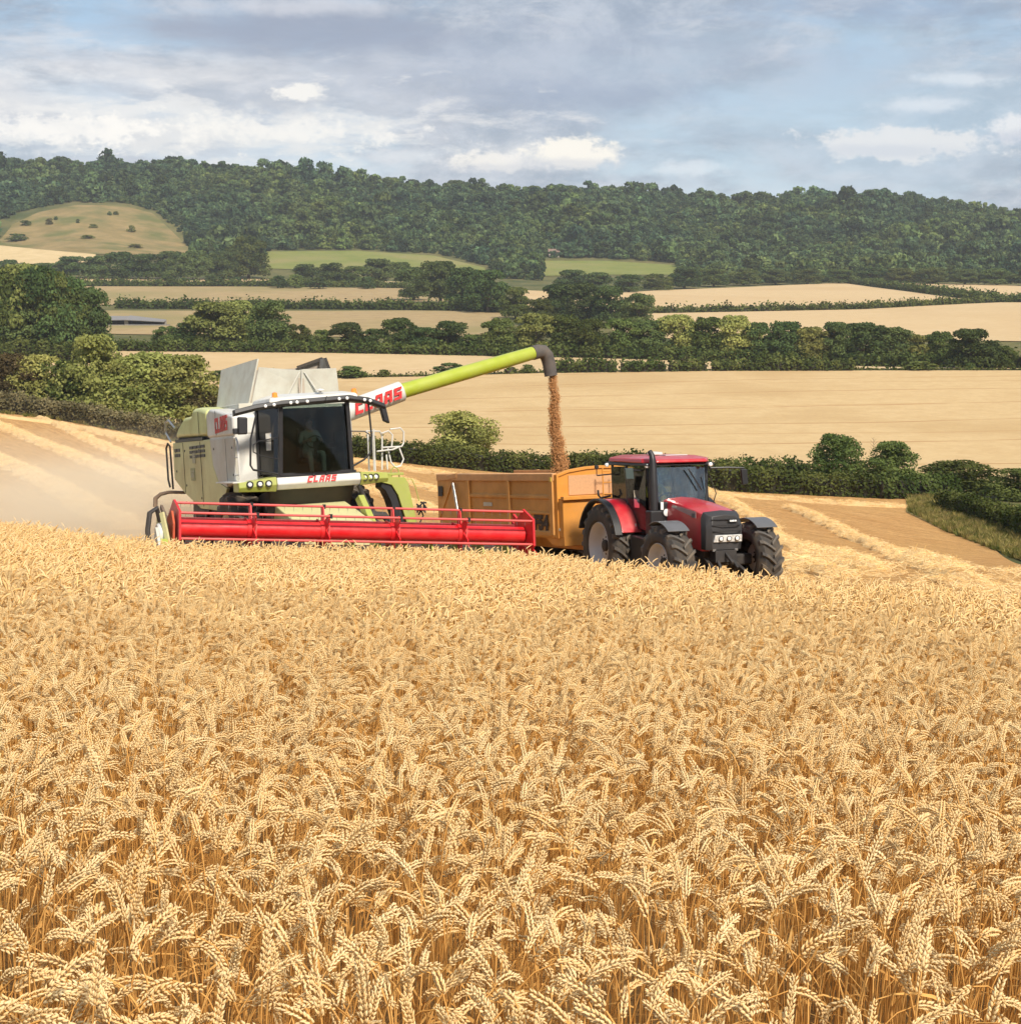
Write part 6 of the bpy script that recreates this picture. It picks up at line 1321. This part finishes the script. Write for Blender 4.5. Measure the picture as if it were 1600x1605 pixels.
MB().plate([(-46*k, .5, 9*k), (-8*k, .5, 9.5*k), (-8*k, 9, 14*k), (-46*k, 9, 14*k)], .25).build('roof', M_roof, sh); MB().plate([(-9*k, .4, 9.6*k), (52*k, .4, 6.5*k), (48*k, 9, 8.5*k), (-9*k, 9, 15*k)], .25).build('roof', M_roof, sh)
hp_ = hit(868, 402, 1000); kk = hp_[1]/FPX
ct_ = thing('cottage', 'tiny pale cottage among trees at the foot of the hill', 'house', tuple(hp_))
MB().box((0, 0, 3*kk), (16*kk, 6, 8*kk)).build('wall', mat('cottage wall', (.42, .36, .30), .8), ct_); MB().prism([(-4, 7*kk), (4, 7*kk), (0, 12*kk)], 0, -9*kk, 9*kk).build('roof', mat('cottage roof', (.20, .13, .10), .8), ct_)
MB().box((-4*kk, -3.1, 4*kk), (2.5*kk, .3, 2.5*kk)).build('window', M_sdark, ct_); MB().box((4*kk, -3.1, 4*kk), (2.5*kk, .3, 2.5*kk)).build('window', M_sdark, ct_)
# bare sapling between the two right bushes
sp_ = hit(1367, 742, 100); sb_ = MB(); ks = sp_[1]/FPX
sb_.tube([(0, 0, 0), (.1, 0, 20*ks), (0, 0, 58*ks)], [.05, .04, .012], 6)
for i in range(16): z = (14+i*2.6)*ks; s = (-1)**i; sb_.tube([(0, 0, z), (s*(9-i*.3)*ks, sin(i*2.)*3*ks, z+(8-i*.2)*ks)], [.025, .008], 5)
o = sb_.build('sapling', M_bark); o.location = sp_; tag(o, 'thin bare sapling between the pair of dark bushes', 'sapling')

# ------------------------------------------------------------------ dust behind the header and valley haze
def volume_mat(name, col, dens, noise=None, aniso=.2):
    m = bpy.data.materials.new(name); m.use_nodes = True; nt = m.node_tree; nt.nodes.clear(); N = nt.nodes.new; L = nt.links.new
    o = N('ShaderNodeOutputMaterial'); v = N('ShaderNodeVolumePrincipled'); v.inputs['Color'].default_value = (*col, 1); v.inputs['Density'].default_value = dens; v.inputs['Anisotropy'].default_value = aniso
    if noise:
        tc = N('ShaderNodeTexCoord'); ln = N('ShaderNodeVectorMath'); ln.operation = 'LENGTH'; L(tc.outputs['Object'], ln.inputs[0])
        mr = N('ShaderNodeMapRange'); mr.interpolation_type = 'SMOOTHSTEP'; mr.inputs[1].default_value = 1; mr.inputs[2].default_value = .15; mr.inputs[3].default_value = 0; mr.inputs[4].default_value = 1; L(ln.outputs['Value'], mr.inputs[0])
        nz = N('ShaderNodeTexNoise'); nz.inputs['Scale'].default_value = noise; nz.inputs['Detail'].default_value = 3; L(tc.outputs['Object'], nz.inputs['Vector'])
        m2 = N('ShaderNodeMapRange'); m2.inputs[1].default_value = .3; m2.inputs[2].default_value = .7; m2.inputs[3].default_value = .3; m2.inputs[4].default_value = 1.5; L(nz.outputs[0], m2.inputs[0])
        p = N('ShaderNodeMath'); p.operation = 'MULTIPLY'; L(mr.outputs[0], p.inputs[0]); L(m2.outputs[0], p.inputs[1])
        q = N('ShaderNodeMath'); q.operation = 'MULTIPLY'; L(p.outputs[0], q.inputs[0]); q.inputs[1].default_value = dens; L(q.outputs[0], v.inputs['Density'])
    L(v.outputs[0], o.inputs['Volume']); return m
def dust(px, py, Y, rx, ry, rz, dens, label):
    bm = bmesh.new(); bmesh.ops.create_icosphere(bm, subdivisions=3, radius=1); me = bpy.data.meshes.new('dust'); bm.to_mesh(me); bm.free()
    me.materials.append(volume_mat('dust', (1., .89, .70), dens, 2.2, -.15)); o = link('dust_cloud', me, None, kind='stuff', label=label, category='dust'); o.location = at(px, py, Y); o.scale = (rx, ry, rz); o.rotation_euler.z = rad(-25)
    return o
if DUST_ON:
    dust(140, 800, 43, 9.5, 5.5, 2.7, .3, 'pale dust cloud blowing off the left end of the header')
if HAZE_ON:
    zmin = float(min(GV[:, 2].min(), -62))-1
    hb = MB().box((0, 950, (zmin+125)/2), (5200, 2900, 125-zmin)); hz = hb.build('haze', volume_mat('haze', (.80, .88, 1.0), HAZE_ON, None, .0)); hz['kind'] = 'stuff'
